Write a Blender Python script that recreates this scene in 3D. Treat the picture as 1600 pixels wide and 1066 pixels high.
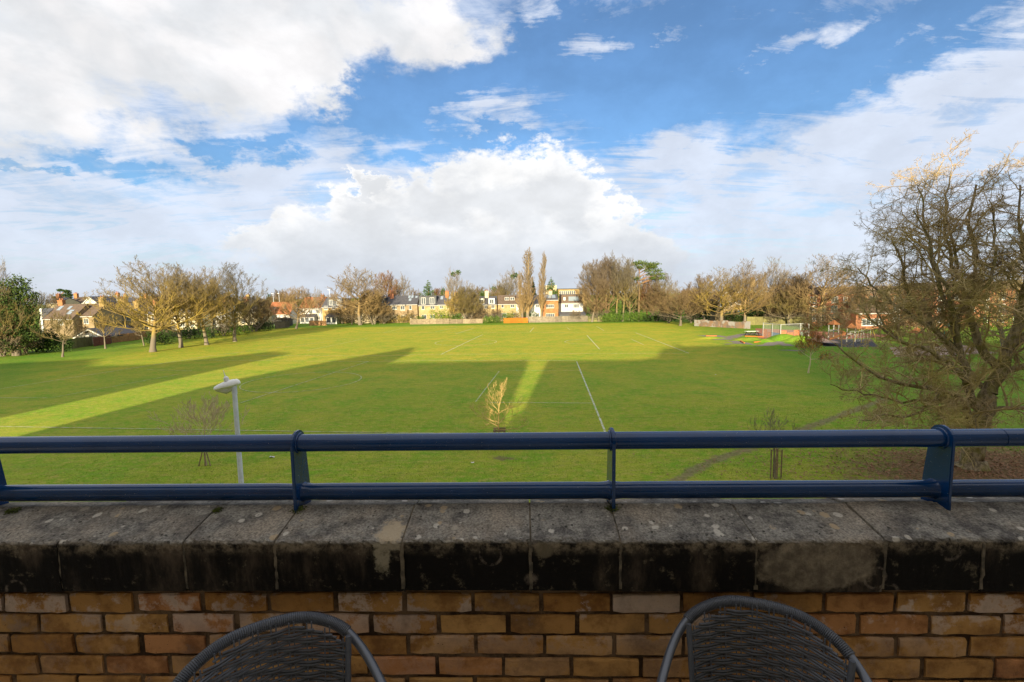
import bpy, bmesh, math, random
import numpy as np
from mathutils import Vector, Matrix
R = math.radians
random.seed(7)
for o in list(bpy.data.objects): bpy.data.objects.remove(o)
SC = bpy.context.scene
COL = SC.collection

# ------------------------------------------------------------------ camera
F = 755.0                      # focal length in pixels of the 1600 px wide photograph
EYE = Vector((0, 0, 8.5)); PITCH = R(5.65); ROLL = R(-0.9)
cam = bpy.data.cameras.new('camera'); co = bpy.data.objects.new('camera', cam); COL.objects.link(co)
cam.sensor_width = 36; cam.lens = 36*F/1600; cam.clip_start = .05; cam.clip_end = 5000
CM = Matrix.Rotation(R(90)-PITCH, 3, 'X') @ Matrix.Rotation(ROLL, 3, 'Z')
co.matrix_world = Matrix.Translation(EYE) @ CM.to_4x4()
SC.camera = co

def ray(px, py): return (CM @ Vector((px-800, 533-py, -F))).normalized()
def G(px, py, z=0):            # point of the ground seen there
    d = ray(px, py); t = (z-EYE.z)/d.z
    return EYE + d*t
def D(px, py, Y):              # point at depth Y seen there
    d = ray(px, py); return EYE + d*(Y/d.y)

# ------------------------------------------------------------------ node helpers
class NT:
    def __init__(s, nt): s.nt = nt; s.n = nt.nodes; s.l = nt.links
    def new(s, t, ins=None, **kw):
        n = s.n.new(t)
        for k, v in kw.items(): setattr(n, k, v)
        for k, v in (ins or {}).items(): s.put(n.inputs[k], v)
        return n
    def put(s, i, v):
        if hasattr(v, 'is_output') or isinstance(v, bpy.types.NodeSocket): s.l.new(v, i)
        else: i.default_value = v
    def m(s, op, a, b=0.0, c=0.0, clamp=False):
        n = s.n.new('ShaderNodeMath'); n.operation = op; n.use_clamp = clamp
        s.put(n.inputs[0], a); s.put(n.inputs[1], b); s.put(n.inputs[2], c); return n.outputs[0]
    def v(s, op, a, b=(0,0,0), sc=None):
        n = s.n.new('ShaderNodeVectorMath'); n.operation = op
        s.put(n.inputs[0], a); s.put(n.inputs[1], b)
        if sc is not None: s.put(n.inputs['Scale'], sc)
        return n.outputs['Value'] if op in ('LENGTH','DOT_PRODUCT','DISTANCE') else n.outputs['Vector']
    def mix(s, f, a, b, bt='MIX'):
        n = s.n.new('ShaderNodeMix'); n.data_type = 'RGBA'; n.blend_type = bt
        s.put(n.inputs[0], f)
        for i, c in ((6, a), (7, b)):
            if isinstance(c, tuple): c = (*c, 1) if len(c) == 3 else c
            s.put(n.inputs[i], c)
        return n.outputs[2]
    def sm(s, x, a, b, lo=0.0, hi=1.0):     # smoothstep
        n = s.n.new('ShaderNodeMapRange'); n.interpolation_type = 'SMOOTHSTEP'
        s.put(n.inputs[0], x); s.put(n.inputs[1], a); s.put(n.inputs[2], b); s.put(n.inputs[3], lo); s.put(n.inputs[4], hi)
        return n.outputs[0]
    def noise(s, vec, sc, det=4, rough=.55, dist=0.0, out=0):
        n = s.n.new('ShaderNodeTexNoise'); s.put(n.inputs['Vector'], vec)
        n.inputs['Scale'].default_value = sc; n.inputs['Detail'].default_value = det
        n.inputs['Roughness'].default_value = rough; n.inputs['Distortion'].default_value = dist
        return n.outputs[out]
    def vor(s, vec, sc, feat='F1', out='Distance', rnd=1.0):
        n = s.n.new('ShaderNodeTexVoronoi'); n.feature = feat; s.put(n.inputs['Vector'], vec)
        n.inputs['Scale'].default_value = sc; n.inputs['Randomness'].default_value = rnd
        return n.outputs[out]
    def comb(s, x, y, z=0.0):
        n = s.n.new('ShaderNodeCombineXYZ'); s.put(n.inputs[0], x); s.put(n.inputs[1], y); s.put(n.inputs[2], z); return n.outputs[0]
    def sep(s, v):
        n = s.n.new('ShaderNodeSeparateXYZ'); s.put(n.inputs[0], v); return n.outputs

# ------------------------------------------------------------------ world: Nishita sky with procedural clouds
SUN_EL, SUN_AZ = R(15), R(186.5)      # sun behind the camera; shadows run away from it, 6.5 degrees to the right
w = bpy.data.worlds.new('World'); SC.world = w; w.use_nodes = True
W = NT(w.node_tree); W.n.clear()
def azel(px, py):
    d = ray(px, py); return math.degrees(math.atan2(d.x, d.y)), math.degrees(math.asin(d.z))
tc = W.new('ShaderNodeTexCoord').outputs['Generated']
dirn = W.v('NORMALIZE', tc)
dx, dy, dz = W.sep(dirn)
az = W.m('DEGREES', W.m('ARCTAN2', dx, dy)); el = W.m('DEGREES', W.m('ARCSINE', dz))
sky = W.new('ShaderNodeTexSky'); sky.sky_type = 'NISHITA'; sky.sun_disc = False
sky.sun_elevation = SUN_EL; sky.sun_rotation = SUN_AZ; sky.air_density = 1.0; sky.dust_density = .3; sky.ozone_density = 3.0
SKYSTR = 0.05
den = W.m('ADD', W.m('MAXIMUM', dz, 0.0), .16)
flat = W.comb(W.m('DIVIDE', dx, den), W.m('DIVIDE', dy, den), 0.0)      # cloud layer as a plane overhead
ball = W.v('MULTIPLY', dirn, (1, 1, 1.7))
# warp of the az/el coordinates
n1 = W.noise(ball, 5.5, 8, .6, 0, 1); n2 = W.noise(ball, 22, 6, .65, 0, 1)
wp = W.v('ADD', W.v('SCALE', W.v('SUBTRACT', n1, (.5,.5,.5)), sc=16.0), W.v('SCALE', W.v('SUBTRACT', n2, (.5,.5,.5)), sc=5.0))
wp = W.v('MULTIPLY', wp, (1, .62, 0))
ae = W.v('ADD', W.comb(az, el), wp)
def field(blobs, coord=None):
    out = None
    for px, py, rx, ry in blobs:
        a, e = azel(px, py)
        ra = abs(azel(px+rx/2, py)[0]-azel(px-rx/2, py)[0]); re = abs(azel(px, py+ry/2)[1]-azel(px, py-ry/2)[1])
        v = W.v('MULTIPLY', W.v('SUBTRACT', coord or ae, (a, e, 0)), (1/ra, 1/re, 0))
        L = W.v('LENGTH', v)
        if out is None: out = L
        else:
            n = W.n.new('ShaderNodeMath'); n.operation = 'SMOOTH_MIN'
            W.put(n.inputs[0], out); W.put(n.inputs[1], L); n.inputs[2].default_value = .25; out = n.outputs[0]
    return out
f_deck = field([(150,-20,420,150),(-60,120,330,150),(470,20,200,100),(660,40,130,62),(340,90,190,100),(480,110,70,70)])
f_cum = field([(850,300,85,72),(765,320,95,82),(690,330,80,60),(590,350,85,55),(572,300,22,40),(500,385,110,65),(900,345,72,62),(640,410,240,60),(860,410,210,55),(960,385,80,45)])
f_blue = field([(600,175,130,45),(680,150,130,45),(170,262,95,15),(380,225,90,16),(420,250,70,12),(470,165,40,50),(1050,130,260,110),(1290,105,270,70),(880,90,90,70),(1150,195,110,40),(780,222,120,20),(640,240,70,22),(60,285,90,6),(300,235,70,14)])
f_wisp = field([(863,30,34,34),(1480,150,160,40),(1560,90,90,50),(1195,85,55,20),(1300,55,50,26),(1030,60,30,20),(930,90,60,22),(770,180,80,30),(1540,40,120,30),(1400,240,260,50),(1050,240,90,50)])
cir = W.noise(W.v('MULTIPLY', flat, (1.0, 1.0, 1)), 1.5, 9, .66, .9)
cirs = W.noise(W.n.new('ShaderNodeMapping').outputs[0], 1, 1)
mp = [n for n in W.n if n.bl_idname == 'ShaderNodeMapping'][0]
W.put(mp.inputs['Vector'], flat); mp.inputs['Rotation'].default_value = (0, 0, R(-38)); mp.inputs['Scale'].default_value = (.7, 2.6, 1)
cirs = W.noise(mp.outputs[0], 1.9, 10, .68, 1.6)
cc = W.m('ADD', W.m('MULTIPLY', cir, .55), W.m('MULTIPLY', cirs, .45))
fine = W.noise(ball, 9, 9, .6)
fine2 = W.noise(ball, 34, 6, .6)
# veil of thin cloud: thick low down, thin high up, holes where the sky is open
veil = W.m('ADD', W.sm(cc, .36, .64, -.12, .80), W.sm(el, 25, 6, 0, .62))
hole = W.sm(f_blue, 1.5, .15)
veil = W.m('SUBTRACT', veil, W.m('MULTIPLY', hole, .95))
veil = W.m('ADD', veil, W.m('MULTIPLY', W.sm(f_wisp, 1.5, .3), W.sm(cirs, .3, .68, .25, .95)))
veil = W.m('MAXIMUM', W.m('MINIMUM', veil, .93), 0.04)
body = W.noise(ball, 7, 5, .5, .4)
# deck of heavier cloud: upper left, and everywhere behind the viewer
back = W.sm(W.m('ABSOLUTE', az), 60, 95)
deck = W.sm(W.m('ADD', f_deck, W.m('MULTIPLY', W.m('SUBTRACT', fine, .5), 1.15)), 1.22, .66)
deck = W.m('MAXIMUM', deck, W.m('MULTIPLY', W.m('MAXIMUM', back, W.sm(el, 33, 48)), W.sm(body, .34, .50, .55, 1.0)))  # cloud out of view overhead is thickened to lift the ambient light
cum = W.sm(W.m('ADD', f_cum, W.m('MULTIPLY', W.m('SUBTRACT', fine2, .5), .45)), 1.06, .84)
c_deck = W.mix(W.sm(body, .38, .62), (.74,.76,.79), (.90,.89,.90))
shade = W.sm(W.m('ADD', W.m('MULTIPLY', f_cum, 1.0), W.m('MULTIPLY', W.m('SUBTRACT', body, .5), 2.2)), .25, 1.0)
c_cum = W.mix(shade, (.76,.78,.81), (.97,.97,.97))
c_cum = W.mix(W.sm(el, 11, 1.5), c_cum, (.68,.72,.78))
lum = W.sm(fine, .3, .7, .90, 1.04)
skyc = W.v('SCALE', W.v('MULTIPLY', sky.outputs[0], (.88, 1.10, 1.26)), sc=SKYSTR*2.3)
CL = .97
col = W.mix(veil, skyc, (.70,.76,.88))
col = W.mix(deck, col, c_deck)
col = W.mix(cum, col, c_cum)
col = W.mix(W.sm(el, 6.5, .5, 0, .85), col, (.62,.67,.75))
col = W.v('SCALE', col, sc=lum)
bg = W.new('ShaderNodeBackground', {'Color': W.v('SCALE', col, sc=8.3), 'Strength': SKYSTR})
W.l.new(bg.outputs[0], W.new('ShaderNodeOutputWorld').inputs[0])
w.cycles.sampling_method = 'MANUAL'; w.cycles.sample_map_resolution = 1024

# ------------------------------------------------------------------ sun and exposure
sl = bpy.data.lights.new('sun', 'SUN'); sl.energy = 4.3; sl.angle = R(.75); sl.color = (1, .84, .56)
so = bpy.data.objects.new('sun', sl); COL.objects.link(so)
sd = Vector((math.sin(R(6.5))*math.cos(SUN_EL), math.cos(R(6.5))*math.cos(SUN_EL), -math.sin(SUN_EL)))
so.rotation_euler = sd.to_track_quat('-Z', 'Y').to_euler(); so.location = (-8, -40, 30)
vs = SC.view_settings; vs.view_transform = 'Standard'; vs.look = 'None'; vs.gamma = 1; vs.exposure = 1.42; vs.use_curve_mapping = False
SC.render.engine = 'CYCLES'

# ------------------------------------------------------------------ objects and tags
def tag(o, label=None, cat=None, group=None, kind=None):
    for k, v in (('label', label), ('category', cat), ('group', group), ('kind', kind)):
        if v: o[k] = v
    return o
def link(name, mesh, mats=None, parent=None, **kw):
    o = bpy.data.objects.new(name, mesh); COL.objects.link(o)
    if mats is not None and not mesh.materials:
        for m_ in (mats if isinstance(mats, (list, tuple)) else [mats]): mesh.materials.append(m_)
    if parent: o.parent = parent
    return tag(o, **kw)
def empty(name, loc=(0,0,0), rz=0, **kw):
    o = bpy.data.objects.new(name, None); COL.objects.link(o); o.location = loc; o.rotation_euler = (0, 0, rz); o.empty_display_size = .2
    return tag(o, **kw)
def npmesh(name, V, FQ=None, FT=None, mi=None, smooth=False):   # fast mesh from numpy quads and triangles
    me = bpy.data.meshes.new(name)
    FQ = np.zeros((0,4), int) if FQ is None else FQ; FT = np.zeros((0,3), int) if FT is None else FT
    loops = np.concatenate([FQ.ravel(), FT.ravel()]).astype(np.int32)
    me.vertices.add(len(V)); me.vertices.foreach_set('co', np.asarray(V, np.float32).ravel())
    me.loops.add(len(loops)); me.loops.foreach_set('vertex_index', loops)
    n = len(FQ)+len(FT); me.polygons.add(n)
    st = np.concatenate([np.arange(len(FQ))*4, len(FQ)*4+np.arange(len(FT))*3]).astype(np.int32)
    me.polygons.foreach_set('loop_start', st)
    if smooth: me.polygons.foreach_set('use_smooth', np.ones(n, bool))
    if mi is not None: me.polygons.foreach_set('material_index', np.asarray(mi, np.int32))
    me.update(calc_edges=True); return me
class MB:                                                        # collects boxes, prisms, tubes into one mesh
    def __init__(s): s.V = []; s.F = []
    def add(s, V, F):
        b = len(s.V); s.V += [tuple(v) for v in V]; s.F += [tuple(i+b for i in f) for f in F]; return s
    def box(s, x0, x1, y0, y1, z0, z1):
        return s.add([(x0,y0,z0),(x1,y0,z0),(x1,y1,z0),(x0,y1,z0),(x0,y0,z1),(x1,y0,z1),(x1,y1,z1),(x0,y1,z1)],
                     [(0,3,2,1),(4,5,6,7),(0,1,5,4),(1,2,6,5),(2,3,7,6),(3,0,4,7)])
    def prism_y(s, poly, y0, y1):       # polygon in x,z extruded along y
        n = len(poly); V = [(x, y0, z) for x, z in poly] + [(x, y1, z) for x, z in poly]
        return s.add(V, [tuple(range(n)), tuple(range(2*n-1, n-1, -1))] + [(i, i+n, (i+1)%n+n, (i+1)%n) for i in range(n)])
    def prism_x(s, poly, x0, x1):       # polygon in y,z extruded along x
        n = len(poly); V = [(x0, y, z) for y, z in poly] + [(x1, y, z) for y, z in poly]
        return s.add(V, [tuple(range(n-1, -1, -1)), tuple(range(n, 2*n))] + [(i, (i+1)%n, (i+1)%n+n, i+n) for i in range(n)])
    def tube(s, pts, r, seg=8, cap=True):
        pts = [Vector(p) for p in pts]; n = len(pts); rr = r if hasattr(r, '__len__') else [r]*n
        V = []; up = None
        for i, p in enumerate(pts):
            t = (pts[min(i+1, n-1)]-pts[max(i-1, 0)]).normalized()
            if up is None:
                up = t.cross(Vector((0,0,1)) if abs(t.z) < .9 else Vector((1,0,0))).normalized()
            up = (up - t*up.dot(t)).normalized(); b = t.cross(up)
            for k in range(seg):
                a = 2*math.pi*k/seg; V.append(p+(up*math.cos(a)+b*math.sin(a))*rr[i])
        Fc = [(i*seg+k, i*seg+(k+1)%seg, (i+1)*seg+(k+1)%seg, (i+1)*seg+k) for i in range(n-1) for k in range(seg)]
        if cap: Fc += [tuple(range(seg-1, -1, -1)), tuple(range((n-1)*seg, n*seg))]
        return s.add(V, Fc)
    def lathe(s, prof, seg=16, c=(0,0,0)):  # profile of (radius, z)
        V = [(c[0]+r*math.cos(2*math.pi*k/seg), c[1]+r*math.sin(2*math.pi*k/seg), c[2]+z) for r, z in prof for k in range(seg)]
        n = len(prof)
        return s.add(V, [(i*seg+k, i*seg+(k+1)%seg, (i+1)*seg+(k+1)%seg, (i+1)*seg+k) for i in range(n-1) for k in range(seg)]
                     + [tuple(range(seg-1,-1,-1)), tuple(range((n-1)*seg, n*seg))])
    def mesh(s, name, smooth=False):
        me = bpy.data.meshes.new(name); me.from_pydata(s.V, [], s.F); me.validate()
        if smooth:
            me.polygons.foreach_set('use_smooth', [True]*len(me.polygons)); me.set_sharp_from_angle(angle=R(40))
        me.update(); return me
    def build(s, name, mat_, parent=None, smooth=False, **kw): return link(name, s.mesh(name, smooth), mat_, parent, **kw)

# ------------------------------------------------------------------ materials
def material(name, rough=.8, spec=.3, metal=0.0):
    m_ = bpy.data.materials.new(name); m_.use_nodes = True
    t = NT(m_.node_tree); b = t.n['Principled BSDF']; b.inputs['Roughness'].default_value = rough
    b.inputs['Specular IOR Level'].default_value = spec; b.inputs['Metallic'].default_value = metal
    return m_, t, b
def pos(t): return t.new('ShaderNodeNewGeometry').outputs['Position']
def objc(t): return t.new('ShaderNodeTexCoord').outputs['Object']
def rnd(t): return t.new('ShaderNodeObjectInfo').outputs['Random']
def bump(t, b, h, dist=.01, st=.6): 
    n = t.new('ShaderNodeBump', {'Height': h, 'Distance': dist, 'Strength': st}); t.l.new(n.outputs[0], b.inputs['Normal'])
def simple(name, c, c2=None, sc=3.0, rough=.8, spec=.3, metal=0.0, bm=0.0, var=.12, useobj=False):
    m_, t, b = material(name, rough, spec, metal)
    p = objc(t) if useobj else pos(t)
    n = t.noise(p, sc, 6, .6); c2 = c2 or tuple(x*.7 for x in c)
    cc_ = t.mix(t.sm(n, .35, .65), c2, c)
    k = t.m('ADD', t.m('MULTIPLY', rnd(t), 2*var), 1-var)
    t.put(b.inputs['Base Color'], t.v('SCALE', cc_, sc=k))
    if bm: bump(t, b, t.noise(p, sc*6, 5), bm)
    return m_

# ================================================================== GROUND
def grass_nodes(t, p):
    """living grass colour: patches of fresh green, olive and straw, fine grain of blades"""
    big = t.noise(p, .055, 5, .6); mid = t.noise(p, .32, 6, .65); small = t.noise(p, 2.4, 6, .7); grain = t.noise(p, 14, 5, .75)
    st = t.n.new('ShaderNodeMapping'); t.put(st.inputs['Vector'], p); st.inputs['Rotation'].default_value = (0, 0, R(4)); st.inputs['Scale'].default_value = (.25, 1.6, 1)
    streak = t.noise(st.outputs[0], 1.2, 6, .7)
    c = t.mix(t.sm(big, .38, .62), (.235, .305, .023), (.305, .325, .031))
    c = t.mix(t.sm(mid, .40, .66), c, (.150, .290, .016))
    c = t.mix(t.m('MULTIPLY', t.sm(small, .44, .66), .75), c, (.36, .32, .065))
    c = t.mix(t.m('MULTIPLY', t.sm(streak, .45, .7), .45), c, (.155, .20, .020))
    md_ = t.noise(st.outputs[0], 3.2, 7, .72)
    tuft = t.noise(t.v('MULTIPLY', p, (.7, 1, 1)), 1.5, 8, .75)
    c = t.mix(t.m('MULTIPLY', t.sm(tuft, .54, .66), .6), c, (.10, .19, .014))
    c = t.mix(t.m('MULTIPLY', t.sm(tuft, .44, .34), .5), c, (.34, .32, .07))
    c = t.mix(t.m('MULTIPLY', t.sm(md_, .52, .68), .5), c, (.27, .235, .085))
    c = t.mix(t.m('MULTIPLY', t.sm(md_, .47, .34), .45), c, (.115, .19, .016))
    g = t.m('ADD', t.m('MULTIPLY', t.sm(grain, .25, .75), .95), .55)
    return t.v('SCALE', c, sc=g), grain, small
def ell(t, p, cx, cy, rx, ry, rot=0):
    v = t.v('SUBTRACT', p, (cx, cy, 0))
    n = t.n.new('ShaderNodeMapping'); t.put(n.inputs['Vector'], v); n.inputs['Rotation'].default_value = (0, 0, R(rot)); 
    return t.v('LENGTH', t.v('MULTIPLY', n.outputs[0], (1/rx, 1/ry, 0)))
def field_colour(t, p):
    c, grain, small = grass_nodes(t, p)
    x_, y_, z_ = t.sep(p)
    # worn yellow playing area against greener margins, darkened too for shade under the trees
    nb = t.noise(p, .11, 4, .6)
    left = t.m('ADD', t.m('ADD', x_, t.m('MULTIPLY', y_, .30)), t.m('MULTIPLY', nb, 18))
    lush_shade = t.sm(left, -20, -42)
    farw = t.sm(y_, 128, 134)
    rightm = t.sm(t.m('ADD', t.m('SUBTRACT', x_, t.m('MULTIPLY', y_, .22)), t.m('MULTIPLY', nb, 10)), 15, 30)
    lush_shade_all = t.m('MAXIMUM', t.m('MAXIMUM', lush_shade, farw), t.m('MULTIPLY', rightm, .95))
    c = t.mix(t.m('MULTIPLY', lush_shade_all, .85), c, t.v('MULTIPLY', c, (.42, .68, .6)))
    worn = t.sm(t.m('ADD', y_, t.m('MULTIPLY', nb, 25)), 55, 85)
    worn = t.m('MULTIPLY', worn, t.m('SUBTRACT', 1.0, lush_shade_all))
    c = t.mix(t.m('MULTIPLY', worn, .8), c, t.v('MULTIPLY', c, (1.22, 1.0, .9)))
    return c, grain, small
m_grass, t, b = material('grass', .95, .08)
p = t.v('MULTIPLY', pos(t), (1, 1, 0))
c, grain, small = field_colour(t, p)
# last year's leaves and bare earth round the big tree on the right
lf = t.m('ADD', ell(t, p, 23.5, 21, 8.8, 4.4, 0), t.m('MULTIPLY', t.m('SUBTRACT', t.noise(p, 1.1, 8, .7), .5), 1.6))
lc = t.mix(t.sm(t.noise(p, 9, 5, .7), .4, .6), (.15, .085, .045), (.32, .19, .11))
c = t.mix(t.sm(lf, 1.1, .60, 0, .85), c, lc)
# bare ring round the staked sapling, worn bits
r1 = G(785, 716); ring = t.m('ADD', ell(t, p, r1.x, r1.y, .9, .5), t.m('MULTIPLY', t.m('SUBTRACT', t.noise(p, 3, 4), .5), 1.8))
c = t.mix(t.sm(ring, .8, .45, 0, .75), c, (.17, .12, .07))
t.put(b.inputs['Base Color'], c)
bump(t, b, t.m('ADD', grain, t.m('MULTIPLY', small, 2.0)), .04, .8)

V = []; Fq = []
xs = [-900, -300, -140, -100, -70, -50, -35, -20, -10, 0, 10, 20, 35, 50, 70, 100, 140, 300, 900]
ys = [-300, -60, 0, 20, 40, 60, 80, 100, 120, 140, 170, 250, 500, 1600]
for y in ys:
    for x in xs: V.append((x, y, 0))
nx = len(xs)
for j in range(len(ys)-1):
    for i in range(nx-1): Fq.append((j*nx+i, j*nx+i+1, (j+1)*nx+i+1, (j+1)*nx+i))
link('ground', npmesh('ground', np.array(V, float), np.array(Fq)), m_grass, kind='structure')

# mown grass blades standing in the strip seen under the top rail
def blades(rng, x0, x1, y0, y1, n, hs, keep=None):
    X = rng.uniform(x0, x1, n); Y = rng.uniform(y0, y1, n)
    cl = np.sin(X*2.1+np.sin(Y*1.7)*2)*np.sin(Y*2.6+np.sin(X*1.3)*2)
    if keep is not None:
        k = keep(X, Y); X, Y, cl = X[k], Y[k], cl[k]; n = len(X)
    H = hs*(.5+.5*rng.random(n))*(1+.5*cl); A = rng.uniform(0, 6.283, n); wd = .012+.012*rng.random(n)
    lean = rng.normal(0, .5, (n, 2))*H[:, None]
    a = np.stack([X-np.cos(A)*wd, Y-np.sin(A)*wd, np.zeros(n)], 1); b_ = np.stack([X+np.cos(A)*wd, Y+np.sin(A)*wd, np.zeros(n)], 1)
    c_ = np.stack([X+lean[:, 0], Y+lean[:, 1], H], 1)
    return np.stack([a, b_, c_], 1).reshape(-1, 3), np.arange(3*n).reshape(-1, 3)
rng = np.random.default_rng(3)
m_blade, t, b = material('blade', .9, .05)
p = pos(t); n_ = t.noise(p, .45, 5, .65); n2_ = t.noise(p, 9, 2)
cb = t.mix(t.sm(n_, .4, .6), (.24, .31, .03), (.15, .30, .02)); cb = t.mix(t.sm(n2_, .45, .7), cb, (.34, .33, .08))
t.put(b.inputs['Base Color'], cb)
Vb, Fb = blades(rng, -34, 34, 19, 50, 120000, .05, lambda X, Y: (rng.random(len(X)) < np.clip((46-Y)/26, 0, 1)**1.5) & (rng.random(len(X)) < np.clip((30-np.abs(X-2))/10, 0, 1)) & (((X-22)/11)**2+((Y-21)/5)**2 > rng.uniform(.5, 1.2, len(X))))
link('mown_grass', npmesh('mown_grass', Vb, None, Fb), m_blade, label='short mown grass of the near field', kind='stuff')

# fallen leaves under the big tree
n = 16000
X = rng.normal(23.5, 5.2, n); Y = rng.normal(21.5, 2.6, n); A = rng.uniform(0, 6.28, n); s = rng.uniform(.03, .06, n); tl = rng.normal(0, .35, (n, 2))
u = np.stack([np.cos(A), np.sin(A), tl[:, 0]], 1)*s[:, None]; v_ = np.stack([-np.sin(A), np.cos(A), tl[:, 1]], 1)*s[:, None]*.7
C0 = np.stack([X, Y, np.full(n, .05)], 1)
Vl = np.stack([C0-u, C0-v_, C0+u, C0+v_], 1).reshape(-1, 3)
m_dead = simple('dead_leaf', (.38, .21, .11), (.20, .10, .05), 6)
link('fallen_leaves', npmesh('fallen_leaves', Vl, np.arange(4*n).reshape(-1, 4)), m_dead, label='brown fallen leaves under the big tree', kind='stuff')

# muddy trodden path
m_path, t, b = material('trodden_earth', .95, .1)
p = t.v('MULTIPLY', pos(t), (1, 1, 0)); c, grain, small = field_colour(t, p)
ed = t.new('ShaderNodeAttribute', attribute_name='edge').outputs['Fac']
k = t.m('ADD', ed, t.m('MULTIPLY', t.m('SUBTRACT', t.noise(p, 1.6, 7, .7), .5), 2.2))
mud = t.mix(t.sm(t.noise(p, 5, 5), .35, .65), (.15, .105, .065), (.25, .18, .115))
t.put(b.inputs['Base Color'], t.mix(t.sm(k, .95, .25, 0, .72), c, mud)); bump(t, b, t.m('ADD', grain, t.m('MULTIPLY', small, 2.0)), .04, .8)
def ribbon(name, pts, wid, m_, z=.004, n=60, edge=True, **kw):
    pts = [Vector(q) for q in pts]; V = []; E = []
    def cr(a, b, c, d, u): return .5*((2*b)+(-a+c)*u+(2*a-5*b+4*c-d)*u*u+(-a+3*b-3*c+d)*u**3)
    P = []
    for i in range(n+1):
        s = i/n*(len(pts)-1); k = min(int(s), len(pts)-2); u = s-k
        P.append(cr(pts[max(k-1,0)], pts[k], pts[k+1], pts[min(k+2, len(pts)-1)], u))
    for i, q in enumerate(P):
        tg = (P[min(i+1, n)]-P[max(i-1, 0)]).normalized(); nr = Vector((-tg.y, tg.x, 0))
        ww = wid*(1+.15*math.sin(i*.9)+.1*math.sin(i*2.3))
        for f in (-1, 0, 1): V.append((q.x+nr.x*ww*f, q.y+nr.y*ww*f, z)); E.append(abs(f))
    Fq = [(i*3+k, (i+1)*3+k, (i+1)*3+k+1, i*3+k+1) for i in range(n) for k in range(2)]
    me = npmesh(name, np.array(V), np.array(Fq))
    a = me.attributes.new('edge', 'FLOAT', 'POINT'); a.data.foreach_set('value', E)
    return link(name, me, m_, **kw)
ribbon('path', [G(1000,790), G(1062,748), G(1110,722), G(1175,700), G(1245,675), G(1330,643), G(1390,622)], .48, m_path, kind='structure')

# painted pitch markings: thin worn sheets on the grass
m_line, t, b = material('line_paint', .9, .1)
p = t.v('MULTIPLY', pos(t), (1, 1, 0)); c, grain, small = field_colour(t, p)
wear = t.sm(t.noise(p, 3.5, 6, .75), .36, .6)
t.put(b.inputs['Base Color'], t.mix(t.m('MULTIPLY', wear, .85), t.v('SCALE', c, sc=1.0), (.62, .62, .56)))
m_faint, t, b = material('faded_line_paint', .9, .1)
p = t.v('MULTIPLY', pos(t), (1, 1, 0)); c, grain, small = field_colour(t, p)
t.put(b.inputs['Base Color'], t.mix(t.m('MULTIPLY', t.sm(t.noise(p, 2.0, 6, .75), .33, .6), .68), c, (.56, .57, .42)))
def lines(segs, arcs=()):
    V = []; Fq = []
    def seg(a, b, w_):
        d = (b-a); d.z = 0; L = d.length; d.normalize(); nr = Vector((-d.y, d.x, 0))*w_/2; n = max(1, int(L/3))
        for i in range(n+1):
            q = a.lerp(b, i/n); z = lines.z
            V.append((q.x+nr.x, q.y+nr.y, z)); V.append((q.x-nr.x, q.y-nr.y, z))
            if i: k = len(V); Fq.append((k-4, k-3, k-1, k-2))
    for x0, y0, x1, y1, w_ in segs: seg(G(x0, y0), G(x1, y1), w_); lines.z += .0007
    for cx, cy, r, a0, a1, w_ in arcs:
        n = 36; c = G(cx, cy); k0 = len(V)
        for i in range(n+1):
            a = R(a0+(a1-a0)*i/n)
            for q in (r-w_/2, r+w_/2): V.append((c.x+math.cos(a)*q, c.y+math.sin(a)*q, lines.z))
            if i: k = len(V); Fq.append((k-4, k-3, k-1, k-2))
        lines.z += .0007
    return npmesh('pitch_marking', np.array(V), np.array(Fq))
lines.z = .004
o = link('pitch_marking', lines([(901,565,945,673,.13), (944,672,952,690,.12)]), m_line, kind='structure')
o = link('pitch_marking', lines([(600,563,901,563.5,.13),(640,554,1076,552,.13),(743,628,780,580,.1),(765,629,927,630,.11),(790,579,906,579,.09),(600,676,800,677.5,.1)]), m_faint, kind='structure')
link('pitch_marking', lines([(754,523,689,554,.13),(917,524,937,546,.13),(993,520,1076,552,.13),(986,530,1006,539,.1),(560,520,993,519.5,.1),(932,510,944,517,.12),(828,519,834,512,.14),(712,522,740,513,.12),(886,512,891,516,.1)],
     [(728,535,5.4,0,360,.1),(921,534,4.2,90,270,.1)]), m_line, kind='structure')
link('pitch_marking', lines([(600,511,935,510,.12),(680,519,712,512,.12),(600,520,630,513,.12),(480,548,568,530,.12),(568,530,575,528,.1),(320,528.5,568,530,.1)]), m_faint, kind='structure')
link('pitch_marking', lines([(0,608,332,556,.14),(332,556,540,531,.12),(80,622,280,585,.1),(0,622,80,622,.1),(0,667,560,676,.12),(560,676,600,676,.12),(296,563,640,566,.1),(400,556,640,556,.1),(230,578,300,580,.1)]), m_faint, kind='structure')
link('pitch_marking', lines([(370,632,576,565,.12)], [(474,596,5.6,0,360,.11)]), m_faint, kind='structure')

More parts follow.
